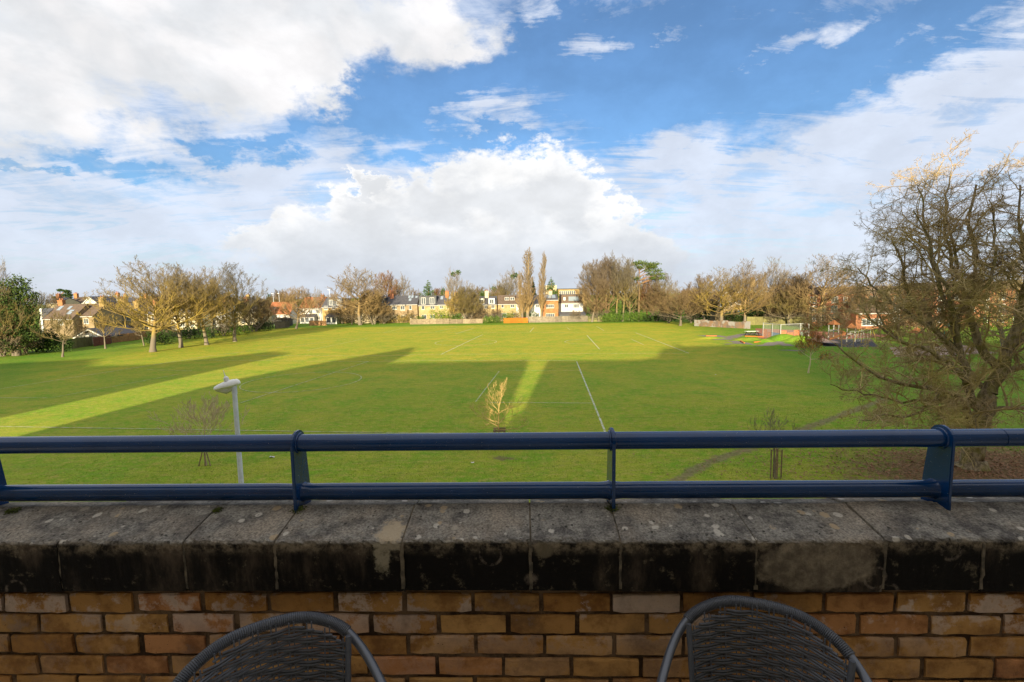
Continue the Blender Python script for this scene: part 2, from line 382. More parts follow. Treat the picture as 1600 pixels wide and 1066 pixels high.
# ================================================================== THE BLOCK OF FLATS BEHIND AND BELOW THE BALCONY
PSI = R(1.5)
def wl(px, py, n):             # point of the wall frame (along, out, up) seen at a pixel, at distance n
    d = Matrix.Rotation(PSI, 3, 'Z') @ ray(px, py); q = d*(n/d.y); q.z += EYE.z; return q
m_brick, t, b = material('brick_clay', .92, .15)
p = objc(t); r_ = rnd(t); pw = pos(t)
col1 = t.mix(r_, (.39, .19, .055), (.54, .30, .10))
r2 = t.m('FRACT', t.m('MULTIPLY', r_, 7.31)); r3 = t.m('FRACT', t.m('MULTIPLY', r_, 13.7))
col1 = t.mix(t.m('MULTIPLY', t.sm(r2, .75, .98), .7), col1, (.52, .22, .10))
bl = t.noise(t.v('ADD', pw, t.comb(t.m('MULTIPLY', r_, 3.0), 0.0, 0.0)), 11, 6, .65)
col1 = t.mix(t.sm(bl, .42, .66), col1, t.v('MULTIPLY', col1, (.55, .5, .5)))
z_ = t.sep(pw)[2]
eff = t.m('MULTIPLY', t.sm(t.m('ADD', t.noise(pw, 9, 7, .7), t.m('MULTIPLY', r3, .22)), .60, .70), t.sm(z_, 7.30, 7.52, .12, .85))
col1 = t.mix(eff, col1, (.66, .52, .43))
pit = t.sm(t.m('ADD', t.vor(pw, 60), t.m('MULTIPLY', t.noise(pw, 6, 3), .5)), .22, .34)
col1 = t.mix(pit, (.06, .035, .02), col1)
col1 = t.mix(t.sm(t.noise(pw, 4.5, 7, .7), .45, .72, 0, .7), col1, (.10, .055, .03))
t.put(b.inputs['Base Color'], col1)
bump(t, b, t.m('ADD', t.noise(pw, 60, 6, .7), t.m('MULTIPLY', t.noise(pw, 240, 3, .6), .5)), .004, .8)
m_mortar, t, b = material('mortar', .97, .05); pw = pos(t)
mc = t.mix(t.sm(t.noise(pw, 7, 6, .7), .4, .62), (.05, .03, .018), (.20, .13, .075))
t.put(b.inputs['Base Color'], mc); bump(t, b, t.noise(pw, 90, 6, .7), .006, 1.0)

wall = empty('parapet_wall', (0, 0, 0), -PSI, label='yellow brick balcony parapet wall with stained stone coping', cat='wall')
ND = 1.48
MB().box(-4.2, 4.2, ND+.009, ND+.21, 6.6, 7.553).build('mortar_bed', m_mortar, wall)
MB().box(-4.19, 4.19, 1.47, 1.735, 7.558, 7.722).build('mortar_bed', m_mortar, wall)
def brick_mesh(i, L=.213, H=.064, Dp=.10):
    rg = random.Random(i); V = []; Fc = []; ns = 7
    for k in range(ns):
        x = -L/2 + L*k/(ns-1); endf = .0025 if k in (0, ns-1) else 0
        rr = .0045
        prof = [(0+endf*.5, -H/2+rr+endf), (rr*.7+endf, -H/2+endf*.5), (Dp, -H/2+endf*.5), (Dp, H/2-endf*.5), (rr*.7+endf, H/2-endf*.5), (0+endf*.5, H/2-rr-endf)]
        for j, (y, z) in enumerate(prof):
            q = 1 if j in (0, 1, 4, 5) else 0
            V.append((x+rg.uniform(-1, 1)*.0018, y+q*rg.uniform(-1, 1)*.0016, z+rg.uniform(-1, 1)*.0021*(1 if j else 1)))
    for k in range(ns-1):
        for j in range(6): Fc.append((k*6+j, (k+1)*6+j, (k+1)*6+(j+1) % 6, k*6+(j+1) % 6))
    Fc += [tuple(range(6)), tuple(range((ns-1)*6+5, (ns-1)*6-1, -1))]
    me = bpy.data.meshes.new('brick'); me.from_pydata(V, [], [f[::-1] for f in Fc]); me.materials.append(m_brick); me.update(); return me
BM = [brick_mesh(i) for i in range(7)]
zt = 7.5275; rr_ = random.Random(5)
for row in range(9):
    zc = zt - .0375 - .0751*row + .006
    off = (.043 if row % 2 == 0 else -.0715) + rr_.uniform(-.012, .012)
    for k in range(-11, 11):
        o = link('brick', rr_.choice(BM), None, wall)
        o.location = (off + .1125 + k*.2255 + rr_.uniform(-.003, .003), ND + rr_.uniform(-.0025, .003), zc + rr_.uniform(-.0022, .0022))
        o.rotation_euler = (0, rr_.uniform(-.008, .008), rr_.uniform(-.006, .006)); o.scale = (rr_.uniform(.965, 1.01), 1, rr_.uniform(.96, 1.03))
# a course of bricks hidden in part by the coping is row 0; the coping itself:
m_stone, t, b = material('coping_stone', .95, .12)
pw = pos(t); nz = t.sep(t.new('ShaderNodeNewGeometry').outputs['Normal'])
X_, Y_, Z_ = t.sep(pw)
top = t.sm(Z_, 7.716, 7.731)
gr = t.noise(pw, 130, 4, .7); md = t.noise(pw, 14, 7, .7); lg = t.noise(pw, 3.2, 5, .6)
ct = t.mix(t.sm(md, .38, .62), (.105, .095, .085), (.25, .23, .195))
ct = t.mix(t.sm(lg, .45, .7), ct, (.31, .26, .20))
ct = t.v('SCALE', ct, sc=t.m('ADD', t.m('MULTIPLY', t.sm(gr, .3, .7), .9), .55))
# lichen discs
def lich(sc, thr, seed, colr, ct, amt=.85):
    pv = t.v('ADD', t.v('MULTIPLY', pw, (1, 1, 0)), (seed, seed*.7, 0))
    wv = t.v('ADD', pv, t.v('SCALE', t.v('SUBTRACT', t.noise(pv, 40, 3, .6, 0, 1), (.5,.5,.5)), sc=.018))
    dist = t.vor(wv, sc); cl = t.vor(wv, sc, out='Color'); k0 = t.sep(cl)
    rad = t.m('MULTIPLY', t.sm(k0[0], .35, 1.0), thr)
    msk = t.sm(t.m('SUBTRACT', dist, rad), .03, -.05)
    msk = t.m('MULTIPLY', msk, t.sm(t.noise(pv, 150, 3), .3, .5, .45, 1.0))
    return t.mix(t.m('MULTIPLY', msk, amt), ct, colr)
ct = lich(15, .24, 3.1, (.44, .33, .20), ct)
ct = lich(21, .26, 9.4, (.55, .50, .42), ct)
ct = lich(9, .16, 1.4, (.44, .38, .29), ct, .6)
ct = lich(48, .25, 5.5, (.02, .02, .016), ct, .8)
# front: black algae crust with brown and pale stains
vst = t.n.new('ShaderNodeMapping'); t.put(vst.inputs['Vector'], pw); vst.inputs['Scale'].default_value = (1, 1, .35)
stn = t.noise(vst.outputs[0], 5.0, 8, .68); fr = t.noise(pw, 26, 7, .72)
cf = t.mix(t.sm(stn, .47, .74), (.010, .0085, .007), (.13, .095, .065))
cf = t.mix(t.sm(fr, .56, .76, 0, .8), cf, (.21, .17, .11))
ringd = t.vor(t.v('MULTIPLY', pw, (1, 0, 1)), 7.5); rgk = t.sep(t.vor(t.v('MULTIPLY', pw, (1, 0, 1)), 7.5, out='Color'))
ringm = t.m('MULTIPLY', t.m('MULTIPLY', t.sm(t.m('ABSOLUTE', t.m('SUBTRACT', ringd, .26)), .05, .01), t.sm(fr, .42, .6)), t.sm(rgk[1], .45, .6))
cf = t.mix(t.m('MULTIPLY', ringm, .6), cf, (.20, .16, .125))
edge_pale = t.m('MULTIPLY', t.sm(Z_, 7.675, 7.72), t.sm(fr, .38, .68))
cf = t.mix(edge_pale, cf, (.27, .215, .145))
def patch(px, py, rx, ry, jit=1.2):
    q = wl(px, py, 1.44); qw = Matrix.Rotation(-PSI, 3, 'Z') @ Vector((q.x, q.y, 0))
    v = t.v('MULTIPLY', t.v('SUBTRACT', pw, (qw.x, 0, q.z)), (1/rx, 0, 1/ry))
    return t.m('ADD', t.v('LENGTH', v), t.m('MULTIPLY', t.m('SUBTRACT', t.noise(pw, 20, 6, .7), .5), jit))
cf = t.mix(t.sm(patch(1277, 885, .19, .085, .8), 1.05, .8, 0, .9), cf, t.mix(t.sm(fr, .35, .7), (.13, .105, .075), (.30, .245, .17)))
cf = t.mix(t.sm(patch(597, 868, .032, .075, 2.6), 1.0, .6, 0, .8), cf, t.mix(t.sm(fr, .4, .6), (.16, .14, .09), (.38, .33, .23)))
cf = t.mix(t.sm(patch(606, 850, .05, .028, 2.6), 1.0, .6, 0, .8), cf, (.36, .31, .22))
cf = t.mix(t.sm(patch(850, 860, .035, .04, 1.5), .9, .6, 0, .7), cf, (.17, .14, .09))
pt = t.v('MULTIPLY', t.v('SUBTRACT', pw, (-.40, 1.50, 0)), (1/.06, 1/.07, 0))
ct = t.mix(t.sm(t.m('ADD', t.v('LENGTH', pt), t.m('MULTIPLY', t.m('SUBTRACT', t.noise(pw, 18, 7, .75), .5), 2.8)), 1.0, .5, 0, .75), ct, (.50, .39, .25))
t.put(b.inputs['Base Color'], t.mix(top, cf, ct))
bump(t, b, t.m('ADD', t.m('MULTIPLY', gr, .6), t.m('ADD', md, t.noise(pw, 45, 5, .7))), .006, .9)
prof = [(1.455, 7.556), (1.442, 7.562), (1.440, 7.60), (1.440, 7.66), (1.440, 7.715), (1.4405, 7.724), (1.4445, 7.7295), (1.455, 7.7318), (1.50, 7.7395), (1.55, 7.749), (1.60, 7.758), (1.632, 7.7635), (1.645, 7.756), (1.72, 7.742), (1.75, 7.72), (1.75, 7.556)]
jx = [-150, 89, 285, 428, 627, 829, 970, 1183, 1385, 1540, 1745]
js = [wl(x, 843, 1.44).x for x in jx]; js = [js[0]-1.2, js[0]-.8, js[0]-.4] + js + [js[-1]+.4, js[-1]+.8, js[-1]+1.2]
rg = random.Random(11)
for i in range(len(js)-1):
    a, e = js[i]+.0028, js[i+1]-.0028; ns = max(10, int((e-a)/.012)); V = []; Fc = []; npf = len(prof)
    dz_ = rg.uniform(-.0025, .0025); dy_ = rg.uniform(-.004, .004)
    for k in range(ns+1):
        x = a+(e-a)*k/ns; en = .0015 if k in (0, ns) else 0
        for j, (y, z) in enumerate(prof):
            jit = 1 if 2 <= j <= 8 else .3
            am = .0036 if 5 <= j <= 7 else .0013
            V.append((x, y+dy_+jit*rg.uniform(-am, am)+(en if j < 7 else 0), z+dz_+jit*rg.uniform(-am, am)*.8-(en*.5 if 5 <= j <= 10 else 0)))
    for k in range(ns):
        for j in range(npf): Fc.append((k*npf+j, k*npf+(j+1) % npf, (k+1)*npf+(j+1) % npf, (k+1)*npf+j))
    Fc += [tuple(range(npf-1, -1, -1)), tuple(range(ns*npf, (ns+1)*npf))]
    me = bpy.data.meshes.new('coping_stone'); me.from_pydata(V, [], [f[::-1] for f in Fc]); me.update()
    o = link('coping_stone', me, m_stone, wall)
# pointing between the stones and moss in it
m_point = simple('pointing', (.17, .135, .09), (.06, .05, .035), 25, bm=.004)
m_moss = simple('moss', (.10, .13, .02), (.05, .06, .01), 30)
for s in js[1:-1]:
    mb = MB(); nseg = 24; hw = rg.uniform(.0032, .0055)
    V = []; Fc = []
    P2 = [(1.4385, 7.57)]+[(1.4385, 7.57+.145*i/9) for i in range(1, 10)]+[(1.445+.185*i/14, 7.7235+.0372*i/14) for i in range(15)]
    for i, (y, z) in enumerate(P2):
        j1 = rg.uniform(-.0012, .0012); pr = rg.uniform(-.003, .0022)
        hy, hz = (pr if i < 10 else 0), (pr*.8+.001 if i >= 10 else 0)
        for q in (-1, 1): V.append((s+q*(hw+rg.uniform(0, .002))+j1, y-hy+.0015, z+hz))
        V.append((s, y+.03, z-.03))
        if i:
            k = len(V)
            Fc += [(k-6, k-5, k-2, k-3), (k-3, k-1, k-4, k-6), (k-5, k-4, k-1, k-2)]
    me = bpy.data.meshes.new('pointing'); me.from_pydata(V, [], Fc); me.update(); link('pointing', me, m_point, wall)
def moss_clump(s, y, z, r, n, seed):
    g = np.random.default_rng(seed); P = g.normal(0, 1, (n, 3)); P /= np.linalg.norm(P, axis=1)[:, None]; P *= r*g.random(n)[:, None]**.5; P[:, 2] = np.abs(P[:, 2])*.45
    P += (s, y, z); A = g.normal(0, .0035, (n, 2, 3)); V = np.stack([P, P+A[:, 0], P+A[:, 1]], 1).reshape(-1, 3)
    me = npmesh('moss', V, None, np.arange(3*n).reshape(-1, 3)); return link('moss', me, m_moss, label='tuft of moss in a coping joint', cat='moss', group='moss tufts on the coping stones')
for i, (px, py, r, lb) in enumerate([(957,799,.03,'moss at the foot of the middle railing bracket'),(466,797,.028,'moss at the foot of the left railing bracket'),(340,787,.02,'moss in the coping joint left of the left bracket'),(18,787,.025,'moss at the left margin of the coping')]):
    q = wl(px, py, 1.60); z = 7.7305+(q.y-1.455)*.176
    qw = Matrix.Rotation(-PSI, 3, 'Z') @ q
    m_ = moss_clump(0, 0, 0, r, 260, i); m_['label'] = lb; m_.location = (qw.x, qw.y, 7.757)

# facade under the balcony, building behind
m_render = simple('buff_facade_brick', (.52, .40, .24), (.42, .31, .18), 2.0, bm=.01)
m_conc = simple('concrete', (.30, .29, .27), (.2, .19, .18), 1.5)
m_pave = simple('pale_paving', (.52, .50, .46), (.42, .40, .37), 3)
m_wrend = simple('white_balcony_render', (.80, .78, .74), (.74, .72, .68), 3)
m_tile = simple('slate', (.10, .10, .11), (.06, .06, .065), 3)
m_glass, t, b = material('window_glass', .04, .9); b.inputs['Base Color'].default_value = (.02, .025, .03, 1)
m_white = simple('white_paint', (.78, .77, .73), (.66, .65, .62), 8, .5)
bld = empty('apartment_building', (0, 0, 0), 0, label='buff brick block of flats that carries the balcony', cat='building')
TAN = math.tan(SUN_EL); FR = -4.6
def hh(L): return TAN*(L-FR)                 # eave height that throws a shadow of length L
def ux(u, y=FR): return u + .114*y
def outline(name, pts, dep=3.0, m_=None):
    poly = [(ux(u), hh(L)) for u, L in pts]
    poly = [(poly[0][0], -1)] + poly + [(poly[-1][0], -1)]
    return MB().prism_y(poly[::-1], FR, FR-dep).build(name, m_ or m_render, bld)
outline('wall', [(-34.7, 50), (-31.0, 63), (-24.8, 79), (-23.0, 72), (-22.6, 60.5), (-5.0, 61.5), (-4.75, 46), (-4.5, 31)])
outline('wall', [(-3.35, 31), (-2.9, 46), (-2.45, 60.6), (8.8, 60), (11.5, 62), (14.0, 71)])
outline('wall', [(14.2, 71), (17, 73), (22, 74), (30, 73), (40, 76), (60, 74)])  # unseen added wing, roofline raised to keep the great tree in shade
nb_ = empty('apartment_building', (0, 0, 0), 0, label='neighbouring block of flats beyond the gap on the left', cat='building')
poly = [(ux(u), hh(L)) for u, L in [(-78, 66), (-68, 70), (-61, 62), (-54, 63), (-46, 76), (-41.8, 73)]]
MB().prism_y(([(poly[0][0], -1)] + poly + [(poly[-1][0], -1)])[::-1], FR, FR-3).build('wall', m_render, nb_)
MB().box(-4.3, 4.3, FR+.06, 1.69, 6.72, 6.9).build('balcony_slab', m_pave, bld)
MB().box(-4.3, 4.3, FR+.001, FR+.055, 6.72, 10.2).build('render_panel', m_render, bld)  # unseen panel added behind the viewer to bounce warm light onto the balcony
MB().box(-30, 13, FR-2.9, FR+.001, 0, 3).build('plinth', m_render, bld)
fb = MB().box(-4.3, 4.3, ND+.03, ND+.20, -.5, 6.59).build('lower_wall', m_render, bld); fb.rotation_euler[2] = -PSI
for cx in (-2.3, 1.2):
    d_ = MB().box(cx-.9, cx+.9, FR+.05, FR+.10, 6.92, 9.05).box(cx-.86, cx-.02, FR+.1, FR+.12, 6.97, 9.0).build('glass_door', m_white, bld)
    MB().box(cx-.82, cx+.82, FR+.121, FR+.13, 7.0, 8.96).build('pane', m_glass, d_)

# ================================================================== RAILING
m_blue, t, b = material('navy_paint', .24, .5)
pw = pos(t); sc_ = t.noise(pw, 55, 4, .6)
t.put(b.inputs['Base Color'], t.mix(t.sm(t.noise(pw, 240, 2), .70, .76), t.mix(t.sm(t.noise(pw, 6, 5), .3, .7), (.000, .028, .105), (.001, .038, .140)), (.20, .24, .32)))
t.put(b.inputs['Roughness'], t.sm(t.noise(pw, 9, 6, .6), .3, .7, .13, .24)); b.inputs['Coat Weight'].default_value = .15; b.inputs['Coat Roughness'].default_value = .12
bump(t, b, sc_, .0004, .35)
rail = empty('railing', (0, 0, 0), -PSI, label='navy painted tubular steel railing on flat brackets along the coping', cat='railing')
NT_, ZT = 1.637, 0; qt = wl(957, 688.5, NT_); ZT = qt.z; NB = 1.655; ZB = wl(957, 765.5, NB).z
RT = .0303
ps = [wl(-38, 700, 1.62).x-1.1, wl(-38, 700, 1.62).x, wl(462, 700, 1.62).x, wl(957, 700, 1.62).x, wl(1478, 700, 1.62).x, wl(1478, 700, 1.62).x+1.15]
jt = wl(1562, 688, NT_).x
MB().tube([(-4.2, NT_, ZT), (jt-.0015, NT_, ZT)], RT, 32).build('top_rail', m_blue, rail, True)
MB().tube([(jt+.0015, NT_, ZT), (4.2, NT_, ZT)], RT*.995, 32).tube([(jt-.002, NT_, ZT), (jt+.002, NT_, ZT)], RT*.94, 24).build('top_rail', m_blue, rail, True)
xx = sorted(ps); 
for i in range(-1, len(xx)):
    a = xx[i] if i >= 0 else -4.2; e = xx[i+1] if i+1 < len(xx) else 4.2
    pr = [(a+.004, 1.30), (a+.007, 1.24), (a+.015, 1.12), (a+.04, 1.03), (a+.09, 1.0), (e-.09, 1.0), (e-.04, 1.03), (e-.015, 1.12), (e-.007, 1.24), (e-.004, 1.30)]
    MB().tube([(x, NB-.002, ZB) for x, _ in pr], [RT*.98*k*(1 if k < 1.01 else .93) for _, k in pr], 32).build('lower_rail', m_blue, rail, True)
for x in ps:
    # flat plate with rounded head round the top rail, foot let into the coping
    hw = .0475; pts = []
    for k in range(13):
        a = math.pi*k/12; pts.append((NT_+math.cos(math.pi-a)*hw*1.0, ZT+.002+math.sin(a)*.043))
    pts = pts + [(NT_+hw, ZT-.02), (1.698, ZB+.05), (1.706, ZB-.02), (1.700, 7.735), (1.588, 7.735), (1.590, ZB), (NT_-hw+.0005, ZT-.05)]
    mbp = MB().prism_x(pts, x-.006, x+.006)
    me = mbp.mesh('bracket'); bm = bmesh.new(); bm.from_mesh(me)
    bmesh.ops.bevel(bm, geom=[e for e in bm.edges if abs(e.verts[0].co.x-e.verts[1].co.x) < 1e-5], offset=.0022, segments=2, affect='EDGES'); bm.to_mesh(me); bm.free()
    br = link('bracket', me, m_blue, rail)
    for dxx in (-.007, .007):
        ringp = [(x+dxx, NT_+math.cos(k*math.pi/12)*(RT+.002), ZT+math.sin(k*math.pi/12)*(RT+.002)) for k in range(25)]
        MB().tube(ringp, .0042, 6, False).build('weld_bead', m_blue, br, True)

# ================================================================== CHAIRS
m_tube, t, b = material('charcoal_tube', .30, .6); b.inputs['Base Color'].default_value = (.10, .107, .125, 1); b.inputs['Metallic'].default_value = .35
bump(t, b, t.noise(objc(t), 300, 3), .0004, .4)
m_rattan, t, b = material('charcoal_rattan', .34, .55)
t.put(b.inputs['Base Color'], t.mix(t.noise(objc(t), 60, 3), (.045, .048, .056), (.095, .10, .115)))
def hoop(s):       # s in -1..1: frame from one front foot over the back to the other
    a = abs(s); sg = 1 if s > 0 else -1
    K = [(0, 0, .285, .805), (.10, .085, .278, .800), (.2, .150, .255, .780), (.28, .197, .222, .750), (.36, .232, .165, .708), (.46, .255, .07, .665), (.58, .268, -.06, .640), (.68, .268, -.16, .615), (.74, .262, -.205, .56), (.80, .255, -.215, .47), (1.0, .245, -.225, .012)]
    for i in range(len(K)-1):
        if K[i][0] <= a <= K[i+1][0]:
            u = (a-K[i][0])/(K[i+1][0]-K[i][0])
            def q(j, c):
                p0, p1, p2, p3 = K[max(j-1, 0)][c], K[j][c], K[j+1][c], K[min(j+2, len(K)-1)][c]
                if j == 0: p0 = -p2 if c == 1 else p2
                return .5*((2*p1)+(-p0+p2)*u+(2*p0-5*p1+4*p2-p3)*u*u+(-p0+3*p1-3*p2+p3)*u**3)
            return Vector((sg*q(i, 1), q(i, 2), q(i, 3)*.925))
    return Vector((0, 0, 0))
def make_chair(loc, rz, label):
    root = empty('wicker_chair', loc, rz, label=label, cat='chair', group='wicker chairs on the balcony')
    MB().tube([hoop(-1+2*i/90) for i in range(91)], .0115, 16).build('frame', m_tube, root, True)
    # cord wound round the back of the hoop
    pts = []; rad = []
    n = 96
    for i in range(n*4+1):
        s = -.285+.57*i/(n*4); pts.append(hoop(s)); rad.append(.0138+.0020*abs(math.sin(math.pi*i/4)))
    MB().tube(pts, rad, 12).build('wound_cord', m_rattan, root, True)
    # woven back
    def surf(u, z):            # u -1..1 across, z height
        zn = (z-.42)/(.742-.42); x = .188*u*(.88+.14*zn); y = .268-.075*u*u - .05*(1-zn)
        return Vector((x, y, z))
    def ztop(u):
        best = .742
        for k in range(40):
            q = hoop(k/39*.3)
            if abs(q.x) >= abs(surf(u, .72).x): best = q.z; break
        return best-.005
    wv = MB(); NS = 10
    us = [-1+2*i/(NS-1) for i in range(NS)]
    for i, u in enumerate(us):
        for d_ in (-.006, .006):
            if i in (0, NS-1) and d_*u < 0: pass
            wv.tube([surf(u, z)+Vector((d_, 0, 0)) for z in [.42+(ztop(u)+.008-.42)*k/6 for k in range(7)]], .0021, 5)
    rg = random.Random(int(abs(rz)*100)); nrow = 44
    for r in range(nrow):
        z = .425+.0074*r; ph = r // 1 % 2
        run = []
        def flush(run):
            if len(run) > 3: wv.tube(run, .0032, 6)
        for k in range(0, (NS-1)*4+1):
            u = -1+2*k/((NS-1)*4)
            zz = z+rg.uniform(-.0003, .0003)
            q = surf(u, zz)
            if zz > ztop(u)-.004: flush(run); run = []; continue
            amp = .0040*math.cos(math.pi*k/4+math.pi*((r//2) % 2)); q.y += amp
            run.append(q)
        flush(run)
    wv.build('woven_back', m_rattan, root, True, kind='stuff')
    for sg in (-1, 1):
        MB().tube([surf(sg*1.03, .42+(.706-.42)*k/8)+Vector((0, -.002, 0)) for k in range(9)], [.0075+.001*(k % 2) for k in range(9)], 10).build('side_post', m_rattan, root, True)
    # seat, rear legs, stretchers
    st = MB(); prf = []
    for k in range(24):
        a = 2*math.pi*k/24; prf.append((.225*math.cos(a), .02+.215*math.sin(a)))
    st.add([(x, y, .455) for x, y in prf]+[(x, y, .43) for x, y in prf]+[(0, .02, .445)], [(k, (k+1) % 24, 48) for k in range(24)]+[(k+24, (k+1) % 24+24, (k+1) % 24, k) for k in range(24)]+[tuple(range(47, 23, -1))])
    st.build('seat', m_rattan, root)
    MB().tube([(x, y, .44) for x, y in prf+prf[:1]], .011, 8, False).build('seat_frame', m_tube, root, True)
    for sg in (-1, 1):
        MB().tube([(sg*.17, .20, .44), (sg*.19, .25, .2), (sg*.2, .27, .0)], .011, 10).build('leg', m_tube, root, True)
        MB().tube([(sg*.252, -.215, .44), (sg*.17, .20, .435)], .009, 8).build('stretcher', m_tube, root, True)
    return root
CH1 = make_chair((-.530, .96, 6.885), R(30), 'charcoal wicker chair at the left, its bare tube arm curving down to the right')
CH2 = make_chair((.600, 1.04, 6.855), R(-22), 'charcoal wicker chair at the right, its bare tube arm curving down to the left')

# ================================================================== TREES
def tubes(P, Rr, sides):
    """P (n,k,3) polylines, Rr (n,k) radii -> vertices, quads"""
    n, k, _ = P.shape
    T = np.empty_like(P); T[:, 1:-1] = P[:, 2:]-P[:, :-2]; T[:, 0] = P[:, 1]-P[:, 0]; T[:, -1] = P[:, -1]-P[:, -2]
    T /= np.linalg.norm(T, axis=2, keepdims=True)+1e-9
    ref = np.where(np.abs(T[:, :1, 2:3]) < .9, np.array([[[0, 0, 1.]]]), np.array([[[1., 0, 0]]]))
    A = np.cross(T, np.broadcast_to(ref, T.shape)); A /= np.linalg.norm(A, axis=2, keepdims=True)+1e-9
    B = np.cross(T, A); ang = np.arange(sides)*2*np.pi/sides
    V = P[:, :, None, :]+Rr[:, :, None, None]*(np.cos(ang)[None, None, :, None]*A[:, :, None, :]+np.sin(ang)[None, None, :, None]*B[:, :, None, :])
    base = np.arange(n)[:, None, None]*k*sides; i = np.arange(k-1)[None, :, None]*sides; j = np.arange(sides)[None, None, :]; j2 = (j+1) % sides
    Q = np.stack([base+i+j, base+i+j2, base+i+sides+j2, base+i+sides+j], -1).reshape(-1, 4)
    return V.reshape(-1, 3), Q
def grow(rng, P0, D0, L, R0, R1, k, wig, up, droop=0.0, wind=(0, 0, 0)):
    n = len(P0); P = np.empty((n, k, 3)); P[:, 0] = P0; d = D0/(np.linalg.norm(D0, axis=1, keepdims=True)+1e-9)
    for i in range(1, k):
        d = d+rng.normal(0, wig, (n, 3)); d[:, 2] += up-droop*i/k; d += np.array(wind)
        d /= np.linalg.norm(d, axis=1, keepdims=True)+1e-9
        P[:, i] = P[:, i-1]+d*(L/(k-1))[:, None]
    u = np.linspace(0, 1, k)[None, :]
    return P, R0[:, None]*(1-u)+R1[:, None]*u
def spawn(rng, P, Rr, cnt, t0, t1, ang, angj=.25):
    n, k, _ = P.shape
    par = np.repeat(np.arange(n), cnt); m = len(par)
    u = np.tile((np.arange(cnt)+.5)/cnt, n)+rng.uniform(-.5, .5, m)/cnt; t = t0+(t1-t0)*np.clip(u, 0, 1)
    f = t*(k-1); i = np.minimum(f.astype(int), k-2); w_ = (f-i)[:, None]
    S = P[par, i]*(1-w_)+P[par, i+1]*w_; rad = Rr[par, i]*(1-w_[:, 0])+Rr[par, i+1]*w_[:, 0]
    T = P[par, i+1]-P[par, i]; T /= np.linalg.norm(T, axis=1, keepdims=True)+1e-9
    v = rng.normal(0, 1, (m, 3)); v -= T*(v*T).sum(1, keepdims=True); v /= np.linalg.norm(v, axis=1, keepdims=True)+1e-9
    a = ang*(1+rng.uniform(-angj, angj, m)); dirs = T*np.cos(a)[:, None]+v*np.sin(a)[:, None]
    return par, t, S, dirs, rad
def make_tree(seed, H=14., trunk=.22, hw=6., r0=.35, nl=11, counts=(7, 6, 5), twig=.014, shape='broad', lean=0.0, wig=.10, wind=(0, 0, 0), stems=1, low=.0, lenr=(.56, .54, .52, .5), leafpts=False, ups=(.10, .10, .07, .05), droop=0.0, lup=.075):
    """bare tree: returns (trunk mesh, crown mesh, tips)"""
    rng = np.random.default_rng(seed)
    TV = []; CV = []
    P0 = np.zeros((stems, 3)); D0 = np.tile([lean, 0, 1.], (stems, 1))
    if stems > 1:
        a = rng.uniform(0, 6.28, stems); P0[:, 0] = np.cos(a)*r0*1.5; P0[:, 1] = np.sin(a)*r0*1.5
        D0[:, 0] += np.cos(a)*.28; D0[:, 1] += np.sin(a)*.28
    th = {'broad': .56, 'poplar': 1.0, 'vase': .58, 'round': .60, 'pine': .97}[shape]*H
    P, Q = grow(rng, P0, D0, np.full(stems, th)*rng.uniform(.85, 1, stems), np.full(stems, r0), np.full(stems, r0*.12), 12, wig*.55, .05)
    # flare of the root
    Q[:, 0] *= 1.22; Q[:, 1] *= .98
    TV.append(tubes(P, Q, 9))
    # limbs aimed at an envelope
    par, t, S, dr, rad = spawn(rng, P, Q, nl, trunk/(th/H), .99, 1.0)
    m = len(par); az_ = rng.uniform(0, 6.283)+np.arange(m)*2.399963
    tt = (t-t.min())/(t.max()-t.min()+1e-9)
    if shape == 'poplar':
        rad_t = hw*(1.0-.72*tt)*rng.uniform(.6, 1, m); zt = S[:, 2]+H*.26*rng.uniform(.7, 1.1, m)*(1-.45*tt)
    elif shape == 'vase':
        rad_t = hw*(.92-.55*tt**1.5)*rng.uniform(.7, 1, m); zt = H*(.50+.42*tt)*rng.uniform(.9, 1.0, m)
    elif shape == 'round':
        rad_t = hw*(1-.80*tt**1.5)*rng.uniform(.7, 1, m); zt = H*(low+.38+(.56-low)*tt**.8)*rng.uniform(.90, 1.0, m)
    else:
        rad_t = hw*(1-.80*tt**1.7)*rng.uniform(.72, 1, m); zt = H*(low+.36+(.58-low)*tt**.75)*rng.uniform(.90, 1.0, m)
    tgt = np.stack([S[:, 0]*.4+np.cos(az_)*rad_t, S[:, 1]*.4+np.sin(az_)*rad_t, zt], 1)
    d = tgt-S; L = np.linalg.norm(d, axis=1)*.86
    rr = np.minimum(rad*.7, .013*L+.012)
    d0 = d/L[:, None]; d0[:, 2] -= .25 if shape != 'poplar' else 0
    P, Q = grow(rng, S, d0, L, rr, rr*.2, 9, wig, lup, droop, wind)
    TV.append(tubes(P, Q, 7))
    lens = L; tips = None
    sd = (5, 4, 3, 3)
    for lv, c in enumerate(counts):
        par, t, S, dr, rad = spawn(rng, P, Q, c, .22 if lv else .18, 1.0, .68 if shape != 'poplar' else .40, .4)
        Lc = lens[par]*lenr[lv]*(1.15-.55*t)*rng.uniform(.6, 1.15, len(par))
        rr = np.maximum(np.minimum(rad*.7, .013*Lc+.010), twig*(1.25 if lv < len(counts)-1 else 1.0))
        dr[:, 2] += ups[lv]*4
        k = (6, 5, 4, 3)[lv]
        P, Q = grow(rng, S, dr, Lc, rr, np.maximum(rr*.35, twig*.6), k, wig*1.35, ups[lv], droop*1.3, wind)
        lens = Lc
        CV.append(tubes(P, Q, sd[lv]))
        if lv == len(counts)-1: tips = P.reshape(-1, 3)
    def merge(parts):
        V = []; Qs = []; b = 0
        for v, q in parts: V.append(v); Qs.append(q+b); b += len(v)
        return np.concatenate(V), np.concatenate(Qs)
    v, q = merge(TV); mt = npmesh('trunk', v, q, smooth=True)
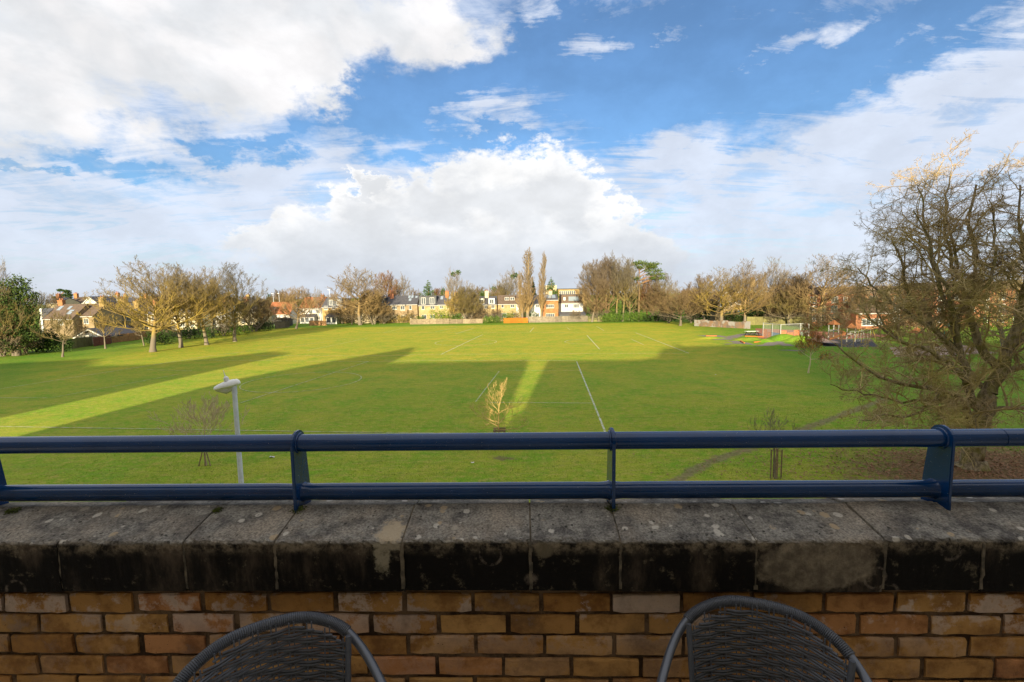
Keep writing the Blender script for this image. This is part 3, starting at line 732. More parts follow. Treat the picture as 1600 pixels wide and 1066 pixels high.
    v, q = merge(CV); mc = npmesh('crown', v, q, smooth=False)
    return mt, mc, tips
def bark(name, c1, c2, lichen=None, amt=.5, top_=None):
    m_, t, b = material(name, .95, .08)
    p = pos(t); n_ = t.noise(p, 2.6, 6, .65); k = t.m('ADD', t.m('MULTIPLY', rnd(t), .3), .85)
    c = t.mix(t.sm(n_, .35, .65), c1, c2)
    zz_ = t.sm(t.sep(p)[2], 6.5, 13.5)
    if top_: c = t.mix(t.m('MULTIPLY', zz_, .8), c, top_)
    if lichen: c = t.mix(t.m('MULTIPLY', t.m('MULTIPLY', t.sm(t.noise(p, .8, 5, .6), .42, .62), amt), t.m('SUBTRACT', 1.0, t.m('MULTIPLY', zz_, .7))), c, lichen)
    if top_: c = t.mix(t.sm(t.sep(p)[2], 3.6, 1.8), c, (.17, .145, .11))
    t.put(b.inputs['Base Color'], t.v('SCALE', c, sc=k)); return m_
B_GOLD = bark('lichen_bark', (.17, .125, .058), (.25, .18, .075), (.36, .265, .055), .8, (.16, .135, .10))
B_OLIVE = bark('olive_bark', (.13, .105, .058), (.19, .15, .078), (.25, .20, .055), .6, (.14, .125, .10))
B_BROWN = bark('brown_bark', (.125, .088, .052), (.19, .132, .075), (.23, .175, .07), .4, (.14, .115, .09))
B_GREY = bark('grey_bark', (.17, .145, .11), (.26, .22, .17), (.28, .23, .10), .4)
B_TAN = bark('tan_bark', (.19, .135, .068), (.29, .205, .095), None, 0, (.20, .16, .11))
B_RUST = bark('rust_bark', (.15, .085, .045), (.24, .14, .07))
B_PALE = bark('pale_bark', (.50, .40, .26), (.62, .50, .32))
B_YOUNG = bark('sun_gold_bark', (.46, .30, .11), (.56, .40, .17))  # gold of the low sun is put into this bark colour
def leaf_mat(name, c1, c2, c3=None):
    m_, t, b = material(name, .75, .15); p = pos(t)
    c = t.mix(t.sm(t.noise(p, 1.1, 5, .6), .38, .62), c1, c2)
    if c3: c = t.mix(t.sm(t.noise(p, 5, 3), .5, .7), c, c3)
    t.put(b.inputs['Base Color'], c); return m_
M_DARK = leaf_mat('dark_evergreen', (.020, .045, .012), (.045, .085, .018), (.07, .11, .02))
M_CONI = leaf_mat('conifer_green', (.035, .070, .015), (.075, .125, .022))
M_HEDGE = leaf_mat('hedge_green', (.045, .095, .015), (.09, .155, .022), (.13, .18, .03))
M_LIME = leaf_mat('bright_shrub', (.13, .19, .02), (.20, .24, .03))
M_PINE = leaf_mat('pine_green', (.05, .085, .020), (.11, .145, .03))
M_OCHRE = leaf_mat('ochre_shrub', (.20, .15, .05), (.28, .20, .06), (.12, .13, .03))
M_RED = leaf_mat('orange_leaf', (.38, .135, .035), (.50, .21, .05), (.26, .09, .03))
M_SCRUB = leaf_mat('brown_scrub', (.12, .085, .05), (.19, .135, .075), (.08, .09, .03))
def leaves(rng, C0, s, flat=0.0):
    n = len(C0); a = rng.normal(0, 1, (n, 3)); a /= np.linalg.norm(a, axis=1, keepdims=True)
    b = rng.normal(0, 1, (n, 3)); b -= a*(a*b).sum(1, keepdims=True); b /= np.linalg.norm(b, axis=1, keepdims=True)
    ss = s*rng.uniform(.5, 1.25, n)[:, None]; a *= ss; b *= ss*.62
    return np.stack([C0-a, C0-b*.9, C0+a, C0+b], 1).reshape(-1, 3), np.arange(4*n).reshape(-1, 4)
def blob_points(rng, blobs, n, shell=.55):
    """points through ellipsoids, denser toward the skin, broken into clumps"""
    w_ = np.array([b[3]*b[4]*b[5] for b in blobs])**(2/3); w_ /= w_.sum(); out = []
    for (cx, cy, cz, rx, ry, rz), k in zip(blobs, (w_*n).astype(int)):
        d = rng.normal(0, 1, (k, 3)); d /= np.linalg.norm(d, axis=1, keepdims=True)
        lump = 1+.16*np.sin(d[:, 0]*6+cx)*np.sin(d[:, 1]*5+cy*2)*2+.14*np.sin(d[:, 2]*9+d[:, 0]*7+cz)
        rr = (shell+(1-shell)*rng.random(k)**.6)*lump*(1+rng.normal(0, .05, k))
        p_ = d*rr[:, None]*np.array([rx, ry, rz])+np.array([cx, cy, cz]); out.append(p_)
    P = np.concatenate(out); return P[P[:, 2] > .03]
def bush_mesh(seed, blobs, n, s, shell=.5):
    rng = np.random.default_rng(seed); P = blob_points(rng, blobs, n, shell); v, q = leaves(rng, P, s); return npmesh('foliage', v, q)
def slotted(o, m_):
    me = o.data
    if not me.materials: me.materials.append(m_)
    o.material_slots[0].link = 'OBJECT'; o.material_slots[0].material = m_
protos = {}
def proto(kind):
    if kind in protos: return protos[kind]
    kw = dict(
        broad1=dict(seed=1, H=14, hw=6.4, trunk=.19, nl=24, counts=(7, 5, 4, 4), wig=.10, r0=.24, twig=.0085),
        broad2=dict(seed=2, H=14, hw=6.0, trunk=.17, nl=26, counts=(7, 5, 4, 4), wig=.12, r0=.23, twig=.0085),
        round1=dict(seed=3, H=12, hw=5.0, trunk=.16, nl=22, counts=(9, 7, 4), shape='round', wig=.12, r0=.21, twig=.013),
        round2=dict(seed=4, H=12, hw=4.6, trunk=.10, nl=14, counts=(9, 7, 4), shape='round', wig=.13, r0=.17, stems=3, twig=.013),
        vase1=dict(seed=5, H=15, hw=5.0, trunk=.26, nl=20, counts=(8, 7, 4), shape='vase', wig=.10, r0=.21, twig=.013),
        vase2=dict(seed=6, H=15, hw=5.5, trunk=.30, nl=20, counts=(8, 7, 4), shape='vase', wig=.11, r0=.27, wind=(.035, 0, 0), twig=.013),
        poplar=dict(seed=7, H=19, hw=1.9, trunk=.10, nl=60, counts=(7, 5, 3), shape='poplar', wig=.04, r0=.26, lenr=(.5, .45, .4), ups=(.10, .10, .06), twig=.014),
        arch=dict(seed=8, H=8.5, hw=6.5, trunk=.16, nl=22, counts=(8, 7, 4), wig=.12, r0=.22, droop=.05, twig=.013),
        scrub=dict(seed=9, H=4.5, hw=2.6, trunk=.04, nl=9, counts=(7, 6, 4), shape='round', stems=3, r0=.07, wig=.16, twig=.011),
        wind1=dict(seed=10, H=14, hw=6.2, trunk=.17, nl=24, counts=(7, 5, 4, 4), wig=.09, r0=.24, wind=(.045, 0, .0), twig=.009),
        small=dict(seed=12, H=6.5, hw=2.6, trunk=.28, nl=13, counts=(7, 6, 4), shape='round', wig=.12, r0=.11, twig=.009),
    )[kind]
    res = make_tree(**kw); tp = res[2]
    protos[kind] = (float(np.percentile(tp[:, 2], 99.6)), float(np.percentile(np.abs(tp[:, :2]), 97.5)), res); return protos[kind]
def tree(label, kind, base, top, hw_px, m_, group=None, name='bare_tree', rz=None, Y=None, cat='tree', cx=None):
    """base pixel on the ground (or base x with Y given), top pixel row, half width in pixels"""
    if Y is None: g = G(*base); Y = g.y
    else: g = D(base[0], 480, Y); g.z = 0
    Ht = D(base[0], top, Y).z; hwm = hw_px/F*Y
    H, hw, (mt, mc, tips) = proto(kind)
    root = empty(name, g, (random.uniform(0, 6.28) if rz is None else rz), label=label, cat=cat, group=group)
    sz = Ht/H; sx = hwm/hw
    for nm, me in (('trunk', mt), ('crown', mc)):
        o = link(nm, me, None, root); slotted(o, m_); o.scale = (sx, sx, sz)
    return root
LG = 'bare trees along the left edge of the field'
tree('broad bare tree with yellow lichened limbs, nearest of the left row', 'broad1', (239,550), 407, 78, B_GOLD, LG, rz=1.0)
tree('bare golden tree directly right of the nearest tree in the left row', 'broad2', (283,543), 412, 56, B_GOLD, LG, rz=2.2)
tree('leaning bare ochre tree, third from the left in the left row', 'broad1', (323,539), 418, 52, B_GOLD, LG, rz=4.1)
tree('wide bare tree with greyish top at the right end of the left row', 'broad2', (367,534), 411, 52, B_OLIVE, LG, rz=5.3)
tree('thin trunked bare tree standing behind the left row', 'vase1', (296,528), 420, 36, B_GOLD, LG, rz=.3)
tree('bare tree with split trunk behind the third tree of the left row', 'round1', (333,526), 430, 36, B_OLIVE, LG)
tree('low dense bare tree with pale trunk beyond the left row', 'round2', (397,518), 466, 29, B_BROWN, LG)
tree('small rust brown bare tree standing alone before the orange roofs', 'round1', (463,514), 448, 29, B_TAN, LG)
tree('narrow grey bare tree beside the low orange fence', 'vase1', (499,505), 449, 11, B_GREY, LG)
tree('small bare tree with twin trunks beside the dark bushes', 'small', (98,558), 486, 27, B_OLIVE, LG, rz=.5)
tree('slim young bare tree before the white gabled garage', 'small', (165,545), 489, 22, B_GOLD, LG, rz=2.5)
tree('slender young bare tree just left of the nearest big tree', 'small', (225,540), 486, 18, B_GOLD, LG, rz=4)
tree('tall grey bare tree at the left margin behind the ivy', 'vase2', (2,552), 402, 34, B_GREY, LG, rz=3)
tree('spreading olive bare tree at the left margin before the ivy', 'arch', (22,556), 440, 50, B_OLIVE, LG, rz=1)
BG = 'bare trees around the terrace'
tree('large golden bare tree with fan of fine twigs before the cream gable', 'vase1', (563,508), 416, 46, B_TAN, BG, rz=.2)
tree('broad low golden bare tree at the foot of the large fan shaped tree', 'arch', (550,507), 462, 28, B_TAN, BG, rz=2)
tree('golden bare tree just right of the large fan shaped tree', 'round2', (584,507), 450, 20, B_TAN, BG, rz=4)
tree('reddish brown bare tree rising behind the terrace roofs', 'round1', (603,500), 424, 24, B_RUST, BG, Y=168)
tree('airy grey bare tree right of the reddish brown one', 'vase1', (628,500), 428, 18, B_GREY, BG, Y=168)
tree('tall grey bare tree carrying mistletoe balls above the roofs', 'vase1', (710,500), 420, 17, B_GREY, BG, Y=165)
tree('olive bare tree with two crowns in the terrace gardens', 'round2', (731,502), 447, 21, B_OLIVE, BG, Y=141)
tree('small olive bare tree in the gardens left of the olive one', 'round1', (712,503), 455, 16, B_GOLD, BG, Y=142)
tree('tall grey bare tree left of the tall poplar', 'vase1', (797,500), 418, 20, B_GREY, BG, Y=165)
tree('ochre bare tree low behind the roofs left of the poplars', 'round1', (788,500), 440, 22, B_OLIVE, BG, Y=160)
tree('tall golden poplar, taller of the two columns', 'poplar', (824,497), 389, 12, B_TAN, 'pair of poplars', name='poplar_tree', Y=143)
tree('slimmer golden poplar to the right of the tall one', 'poplar', (846,497), 394, 8, B_TAN, 'pair of poplars', name='poplar_tree', Y=144, rz=2)
tree('short poplar offshoot on the left flank of the tall poplar', 'poplar', (816,498), 424, 8, B_TAN, None, name='poplar_tree', Y=142, rz=4)
CG = 'tall trees right of the white house'
tree('brown bare tree at the left edge of the tall clump', 'round1', (925,500), 407, 27, B_BROWN, CG, Y=137)
tree('broad brown bare tree high over the hedge', 'round2', (945,500), 402, 32, B_BROWN, CG, Y=141)
tree('highest bare tree of the clump with feathery top', 'vase1', (964,500), 396, 30, B_OLIVE, CG, Y=138)
tree('bare tree with pale forked trunk in the clump', 'vase2', (973,500), 402, 26, B_OLIVE, CG, Y=136)
tree('slim bare tree with straight trunk left of the pine', 'round1', (983,500), 415, 20, B_OLIVE, CG, Y=139)
tree('rust coloured bare tree just right of the pine', 'round1', (1013,500), 430, 18, B_RUST, CG, Y=139)
tree('greyish bare tree at the right edge of the clump', 'vase2', (1040,500), 424, 26, B_OLIVE, CG, Y=138)
tree('bushy bare tree low at the right end of the clump', 'round2', (1025,502), 445, 20, B_BROWN, CG, Y=136)
tree('low bare tree with long arching branches on the field edge', 'arch', (1063,509), 452, 47, B_BROWN, CG, rz=1)
RG = 'bare trees along the right far edge'
tree('thick trunked bare tree against the painted wall', 'wind1', (1127,511), 418, 56, B_GOLD, RG, rz=.2)
tree('bare brown tree behind the thick trunked one', 'round1', (1102,508), 428, 32, B_BROWN, RG, Y=128)
tree('leaning bare tree right of the painted wall', 'wind1', (1164,512), 405, 44, B_TAN, RG, rz=-.3)
tree('windswept bare tree before the yellow brick villa', 'wind1', (1206,505), 402, 36, B_GREY, RG, Y=118, rz=.1)
tree('rounded brown bare tree beside the villa', 'round2', (1232,505), 428, 32, B_BROWN, RG, Y=115)
tree('large windswept bare tree above the red brick flats', 'wind1', (1282,506), 398, 58, B_TAN, RG, Y=108, rz=.15)
tree('low spreading bare tree beside the ball court', 'arch', (1235,508), 450, 38, B_OLIVE, RG, Y=112)
tree('dark bare tree before the red brick gable', 'round1', (1333,508), 444, 18, B_BROWN, RG, Y=100)
tree('bare tree by the playground, half behind the great tree', 'broad2', (1405,520), 420, 28, B_OLIVE, RG, Y=78)
tree('thin bare tree at the far side of the playground', 'vase1', (1372,512), 436, 24, B_GREY, RG, Y=100)
tree('bare tree at the right margin behind the great tree', 'broad1', (1575,530), 390, 70, B_OLIVE, RG, Y=60)
# mistletoe
for px, py, lb in ((708,433,'left of two mistletoe balls in the mistletoe tree'), (716,430,'right of two mistletoe balls in the mistletoe tree'), (801,437,'left mistletoe ball in the grey tree by the poplar'), (806,434,'right mistletoe ball in the grey tree by the poplar')):
    q = D(px, py, 165); o = link('mistletoe', bush_mesh(px, [(0,0,0.9,.9,.9,.9)], 160, .25, .3), M_CONI, label=lb, cat='mistletoe', group='mistletoe balls'); o.location = q
# far bare trees on the skyline
FG = 'distant trees on the skyline'
for lb, (px, top, hw_, Y, k, m_) in zip(['rust brown far tree between bungalow and orange roofed house','grey far tree just left of the low tan fence','reddish far tree above the orange roofed bungalow','far brown tree above the house with white conservatory','far brown tree left of the big box dormer','far reddish tree right of the big box dormer','grey far tree right of the mistletoe tree','brown far tree left of the green conifer','reddish far tree above the brown roofed house','far tree above the flat roofed yellow block','grey far tree at the right shoulder of the tall clump','reddish far tree in the dip right of the tall clump','far brown tree left of the thick trunked tree','grey brown far tree above the villa wing','far brown tree left of the villa chimneys','reddish far tree right of the villa','grey far tree over the red brick flats','pale far tree left of the distant cedar','small far tree under the distant cedar','far brown tree left of the nearest big tree','far olive tree hidden in the crown of the nearest big tree','far brown tree behind the nearest big tree','far olive tree right of the left row','small far brown tree before the dark skyline evergreen'], [(436,452,14,190,'round1',B_BROWN),(478,448,10,200,'vase1',B_BROWN),(447,456,14,210,'round2',B_RUST),(520,458,12,200,'round1',B_BROWN),(650,452,12,200,'round1',B_BROWN),(688,450,13,200,'round2',B_RUST),
    (735,440,14,190,'vase1',B_GREY),(752,447,16,190,'round1',B_BROWN),(778,446,14,195,'round1',B_RUST),(870,455,12,210,'round2',B_OLIVE),(1050,440,16,180,'vase1',B_GREY),(1075,452,18,180,'round2',B_RUST),(1090,448,16,175,'round1',B_BROWN),
    (1142,432,22,150,'vase1',B_BROWN),(1180,436,20,150,'round1',B_BROWN),(1250,440,22,140,'round2',B_RUST),(1315,446,18,150,'vase1',B_GREY),(60,452,16,130,'vase1',B_GREY),(84,458,12,160,'round1',B_BROWN),(180,464,16,190,'round1',B_BROWN),(205,460,18,200,'vase1',B_OLIVE),(250,458,18,190,'round2',B_BROWN),(390,462,20,200,'round2',B_OLIVE),(420,463,14,200,'round1',B_BROWN)]):
    tree(lb, k, (px, 0), top, hw_, m_, FG, Y=Y)

# evergreens
def evergreen(label, kind, px, top, hw_px, Y, m_, seed, name='conifer_tree', base=None, group=None):
    g = D(px, 480, Y); g.z = 0; H = D(px, top, Y).z; h = hw_px/F*Y; root = empty(name, g, 0, label=label, cat='tree', group=group)
    rg = random.Random(seed); tr = MB().tube([(0, 0, 0), (.1, 0, H*.5), (0, 0, H*.93)], [.3, .22, .06], 8).build('trunk', B_BROWN, root, True)
    bl = []
    if kind == 'cone':
        for k in range(15):
            f = k/14; z = H*(.30+.67*f); r = h*1.15*(1.0-f**1.8*.88)*rg.uniform(.8, 1.05); a = rg.uniform(0, 6.28)
            bl.append((math.cos(a)*r*.3, math.sin(a)*r*.3, z, r*.82, r*.82, H*.07))
            for j in range(2): a = rg.uniform(0, 6.28); bl.append((math.cos(a)*r*.7, math.sin(a)*r*.7, z+rg.uniform(-.3, .3), r*.42, r*.42, H*.05))
        n, s = 3400, .20
    elif kind == 'round':
        for k in range(16):
            a = rg.uniform(0, 6.28); zz = rg.uniform(.25, .92); r = h*math.sqrt(max(.05, 1-((zz-.62)/.42)**2))*.8
            bl.append((math.cos(a)*r, math.sin(a)*r, H*zz*.92, h*.5, h*.5, H*.10))
        n, s = 3600, .2
    elif kind == 'pine':
        for k in range(15):
            zz = rg.choice([.70, .76, .82, .88, .93]); a = rg.uniform(-.6, .6)+(0 if rg.random() < .72 else math.pi); r = h*rg.uniform(.25, .95)*(1.15-.5*(zz-.7)/.25)
            x = math.cos(a)*r+h*.25; y = math.sin(a)*r*.8
            bl.append((x, y, H*zz, h*.34, h*.34, H*.035))
            MB().tube([(0, 0, H*(zz-.10)), (x*.6, y*.6, H*(zz-.03)), (x, y, H*zz)], [.13, .09, .04], 6).build('limb', B_RUST, root, True)
        bl.append((0, 0, H*.955, h*.42, h*.4, H*.04)); n, s = 4200, .19
    crown = link('crown', bush_mesh(seed, bl, n, s, .25), m_, root)
    return root
evergreen('dark green conifer left of the grey dormer house', 'cone', 670, 439, 15, 165, M_CONI, 21)
evergreen('pointed evergreen behind the terrace beside mistletoe tree', 'cone', 694, 449, 10, 170, M_CONI, 22)
evergreen('green conifer above the terrace chimney with two dormers', 'round', 765, 441, 13, 168, M_CONI, 23)
evergreen('peaked conifer just right of the poplars', 'cone', 862, 434, 14, 160, M_CONI, 24)
evergreen('small dark conifer between the two poplars', 'cone', 834, 440, 6, 160, M_DARK, 28)
evergreen('tall scots pine with flat spreading top', 'pine', 998, 406, 27, 137, M_PINE, 25, 'pine_tree')
evergreen('distant cedar on the left skyline', 'pine', 97, 451, 12, 170, M_DARK, 26, 'cedar_tree')
evergreen('dark rounded evergreen on the skyline left of the orange roofs', 'round', 425, 456, 8, 210, M_DARK, 29)
evergreen('dark evergreen under the tall clump of trees', 'round', 990, 440, 17, 143, M_DARK, 27)
evergreen('shaded evergreen behind the arching bare tree', 'round', 1100, 468, 16, 131, M_DARK, 30)
evergreen('dark evergreen between villa and field', 'round', 1200, 476, 22, 122, M_DARK, 31)
# ivy clad tree at the left
g = G(28, 556); rt = empty('ivy_covered_tree', g, 0, label='tall dark tree smothered in ivy at the left edge', cat='tree')
k_ = g.y/F
MB().tube([(0, 0, 0), (.3, 0, 4), (.2, .2, 9.5)], [.4, .3, .12], 9).build('trunk', B_BROWN, rt, True)
bl = [(1.2*dx_, .5*dy_, z, rx, rx, rz) for dx_, dy_, z, rx, rz in [(-.8,0,10.4,1.5,1.5),(.6,1,11.0,1.5,1.5),(1.6,0,9.9,1.3,1.2),(-1.6,.5,8.6,1.7,1.3),(.4,-1,8.6,1.8,1.5),(1.9,.3,8.0,1.3,1.2),(-.6,0,6.6,2.1,1.5),(1.4,0,6.0,1.7,1.5),(-1.8,0,5.2,1.8,1.4),(0,-.8,4.2,1.9,1.4),(1.8,0,3.6,1.6,1.4),(2.6,.5,9.3,.8,.6),(-.2,-.4,2.2,2.0,1.5)]]
link('ivy', bush_mesh(40, bl, 9000, .17, .35), leaf_mat('ivy_green', (.022, .05, .012), (.055, .085, .018), (.10, .12, .025)), rt)
g2 = G(75, 549)
# bushes: (label, px, top, base py or Y, half width px, material, n)
def bush(label, px, top, bpy_, hw_px, m_, n=1500, s=.16, name='bush', Y=None, dep=.8, group=None):
    if Y is None: g = G(px, bpy_)
    else: g = D(px, 480, Y); g.z = 0
    Y = g.y; H = D(px, top, Y).z; h = hw_px/F*Y; rg = random.Random(px*7+top)
    nb_ = max(3, min(12, int(h/H*3))); bl = []
    for k in range(nb_):
        u = -1+2*(k+.5)/nb_; bl.append((u*h*.86, rg.uniform(-.3, .3)*h*dep*.5, H*rg.uniform(.38, .52), max(h/nb_*1.25, H*.32), max(H*.4, h*dep*.4 if nb_ < 5 else H*.45), H*rg.uniform(.42, .54)))
    o = link(name, bush_mesh(px+top, bl, n, s, .45), m_, label=label, cat=name.replace('_', ' '), group=group); o.location = g; return o
bush('large dark laurel bush below the ivy clad tree', 66, 514, 550, 24, M_DARK, 4200, .14)
bush('dark low bush beside the twin trunked young tree', 100, 524, 550, 12, M_DARK, 1500, .14)
bush('brown thicket at the left margin of the field', 15, 500, 556, 34, M_SCRUB, 5200, .10, name='thicket')
bush('dark green bush behind the nearest big tree', 250, 516, 538, 26, M_DARK, 1800, .15)
bush('dark green bush behind the left row of trees', 305, 508, 530, 34, M_DARK, 2200, .15)
bush('low green bush under the right end of the left row', 365, 506, 524, 30, M_HEDGE, 2000, .15)
bush('low dark bush beyond the left row', 408, 500, 517, 20, M_DARK, 1500, .15)
bush('clipped dark hedge between the low fence and the golden tree', 524, 490, 505, 14, M_HEDGE, 1500, .16, name='hedge')
bush('brown undergrowth at the foot of the large golden tree', 570, 480, 507, 38, M_SCRUB, 3600, .13, name='thicket')
bush('olive beech hedge before the slate roofed house', 620, 489, 505, 30, M_OCHRE, 3000, .14, name='hedge')
bush('bright yellow green shrub before the grey dormer house', 686, 481, 499, 17, M_LIME, 2200, .15, Y=141)
bush('green bush at the left end of the pale fence', 657, 492, 505, 6, M_HEDGE, 600, .15)
bush('grey green bush behind the pale fence, left part', 712, 486, 500, 13, M_HEDGE, 1200, .15, Y=142)
bush('tangled grey brown shrub behind the fence', 752, 476, 500, 22, M_SCRUB, 2400, .13, Y=142)
bush('dark green hedge joining the orange fence', 768, 493, 505, 14, M_HEDGE, 1500, .14, name='hedge', Y=138.5)
bush('bright green bush behind the orange fence', 794, 486, 500, 9, M_HEDGE, 1200, .15, Y=142)
bush('golden brown shrub between poplar and houses', 806, 482, 500, 10, M_OCHRE, 1000, .14, Y=142.5)
bush('dark bush between the two poplars', 833, 482, 498, 5, M_DARK, 600, .14, Y=143)
bush('large green rhododendron under the clump of tall trees', 950, 468, 500, 26, M_HEDGE, 3800, .17, Y=141)
bush('long dark green hedge along the field edge', 975, 487, 505, 40, M_HEDGE, 4200, .16, name='hedge', Y=136)
bush('dark green hedge right of the pine trunk', 1032, 489, 505, 30, M_DARK, 3200, .16, name='hedge', Y=136)
bush('dark ivy mound by the arching tree', 1094, 482, 504, 17, M_DARK, 1800, .16, Y=131)
bush('dark ivy mass on the painted wall', 1152, 484, 504, 20, M_DARK, 2000, .16, Y=127)
bush('dark laurel behind the wall and the leaning tree', 1190, 482, 505, 30, M_DARK, 2600, .16, Y=124)
bush('brown leafless hedge above the ball court', 1225, 470, 508, 44, M_SCRUB, 3000, .15, Y=119, name='hedge')
bush('brown brushwood behind the playground', 1300, 486, 508, 40, M_SCRUB, 3000, .14, Y=103, name='thicket')
bush('dark bushes behind the great tree', 1440, 488, 512, 60, M_SCRUB, 3600, .14, Y=84, name='thicket')
bush('dark green mass at the far right margin', 1560, 486, 512, 60, M_HEDGE, 3600, .14, Y=70, name='thicket')
for i, (px, top, hw_, Y) in enumerate([(-60,470,90,170),(150,476,90,200),(300,470,90,200),(430,468,80,215),(560,470,90,215),(700,470,100,215),(840,468,80,215),(980,462,80,190),(1100,460,80,170),(1230,452,90,150),(1380,440,110,130),(1560,430,120,110),(1750,425,130,100)]):
    bush('brown far off belt of trees closing the skyline', px, top, 0, hw_, M_SCRUB, 5000, .28, name='far_woodland', Y=Y, group='far off belts of trees').__setitem__('kind', 'stuff')

# scrubby bare shrubs along the gardens
for lb, (px, base, top, hw_, m_) in zip(['bare shrub before the buff house with red stacks','bare shrub left of the mistletoe tree foot','grey bare shrub before the house with two pale dormers','small bare shrub left of the orange fence','tan shrub left of the large golden tree','tan shrub right of the large golden tree','bare shrub before the white rendered house','bare shrub at the left foot of the tall clump','brown shrub between the hedge and the arching tree','small shrub beside the arching low tree','brown shrub left of the orange roofed bungalow','olive shrub right of the brown garden fence','golden shrub behind the nearest big tree of the left row','olive shrub between the trunks of the left row','brown shrub beside the garage gable','brown shrub behind the ball court, left part','tan shrub behind the ball court, right part','brown shrub below the ivy clad tree','tangled brown shrub in the left corner of the photo'], [(640,504,480,14,B_BROWN),(700,503,482,12,B_BROWN),(745,503,476,14,B_GREY),(776,503,482,10,B_BROWN),(535,506,478,18,B_TAN),(600,506,478,18,B_TAN),(900,503,484,10,B_BROWN),(935,503,470,16,B_BROWN),(1045,505,474,16,B_BROWN),(1080,505,480,14,B_BROWN),(440,510,492,16,B_BROWN),(200,530,500,18,B_OLIVE),(255,535,500,22,B_GOLD),(350,525,490,20,B_OLIVE),(130,538,505,12,B_BROWN),(1210,508,480,18,B_BROWN),(1260,508,480,18,B_TAN),(40,552,505,30,B_BROWN),(5,557,500,34,B_BROWN)]):
    tree(lb, 'scrub', (px, base), top, hw_, m_, 'leafless shrubs at the field edge', name='shrub', cat='shrub')

# ------------------------------------------------------------------ staked young trees near the balcony
def sapling(label, gpt, H, hw_, seed, m_, m2, stakes, guard, counts=(5, 4, 4), nl=9, trunk=.28, low=.02, shape='round', twig=.0045, wig=.10, **kw):
    mt, mc, tips = make_tree(seed, H=H, hw=hw_, trunk=trunk, nl=nl, counts=counts, r0=.055, twig=twig, wig=wig, shape=shape, low=low, lenr=(.6, .55, .5), **kw)
    rt = empty('young_tree', gpt, 0, label=label, cat='tree', group='staked young trees')
    link('trunk', mt, m_, rt); link('crown', mc, m2, rt)
    return rt, tips
m_stake = simple('stake_wood', (.30, .22, .12), (.18, .13, .08), 12, bm=.004)
g = G(322, 727)
rt, _ = sapling('round headed bare young tree with splayed stakes, left of the lamp post', g, (727-602)/F*g.y*1.02, 2.6, 51, B_PALE, B_PALE, None, None, twig=.0072, nl=22, counts=(5, 4, 4), trunk=.34, low=.12)
for sg in (-1, 1, .1):
    MB().tube([(sg*.30, -.12, 0), (sg*.04, -.03, .95)], .03, 7).build('stake', m_stake, rt, True)
g = G(781, 702)
rt, _ = sapling('young tree with sunlit gold put into its bark, inside a square wooden stake frame', g, (702-573)/F*g.y*1.0, 2.5, 66, B_YOUNG, B_YOUNG, None, None, nl=13, counts=(4, 4, 4), trunk=.24, low=.0, lup=.03, ups=(.05, .05, .04))
for sx_ in (-.26, .26):
    for sy_ in (-.26, .26): MB().tube([(sx_, sy_, 0), (sx_, sy_, 1.12)], .035, 7).build('stake', m_stake, rt, True)
for z in (.98, 1.10):
    MB().box(-.34, .34, -.31, -.27, z-.04, z+.03).build('rail', m_stake, rt); MB().box(-.34, .34, .27, .31, z-.04, z+.03).build('rail', m_stake, rt)
MB().box(-.31, -.27, -.265, .265, .98, 1.05).build('rail', m_stake, rt); MB().box(.27, .31, -.265, .265, .98, 1.05).build('rail', m_stake, rt)
g = G(1212, 748)
rt, _ = sapling('thin grey young tree between three upright stakes on the right', g, (748-626)/F*g.y, 1.6, 53, B_GREY, B_GREY, None, None, nl=12, counts=(5, 4, 4), trunk=.42, low=.2)
for sx_, sy_ in ((-.24, 0), (.0, .2), (.24, 0)): MB().tube([(sx_, sy_, 0), (sx_, sy_, 1.35)], .032, 7).build('stake', m_stake, rt, True)
MB().box(-.02, .06, -.04, .04, 0, 1.4).build('stake', m_stake, rt)
# orange leaved young tree before the pump track
g = G(1263, 583); mt, mc, tips = make_tree(61, H=6.4, hw=2.2, trunk=.25, nl=14, counts=(6, 5, 4), r0=.075, twig=.012, shape='round', wig=.13)
k = ((583-488)/F*g.y)/6.4
rt = empty('young_tree', g, 0, label='young tree still holding rusty orange leaves before the cycle track', cat='tree'); rt.scale = (k, k, k)
link('trunk', mt, B_PALE, rt); link('crown', mc, B_TAN, rt)
rng = np.random.default_rng(5); tp = tips[rng.random(len(tips)) < np.clip(.9-.14*(tips[:, 2]-1.5), .12, .8)]; tp = tp[rng.permutation(len(tp))[:3600]]
v, q = leaves(rng, tp+rng.normal(0, .16, tp.shape), .055); link('foliage', npmesh('foliage', v, q), M_RED, rt)
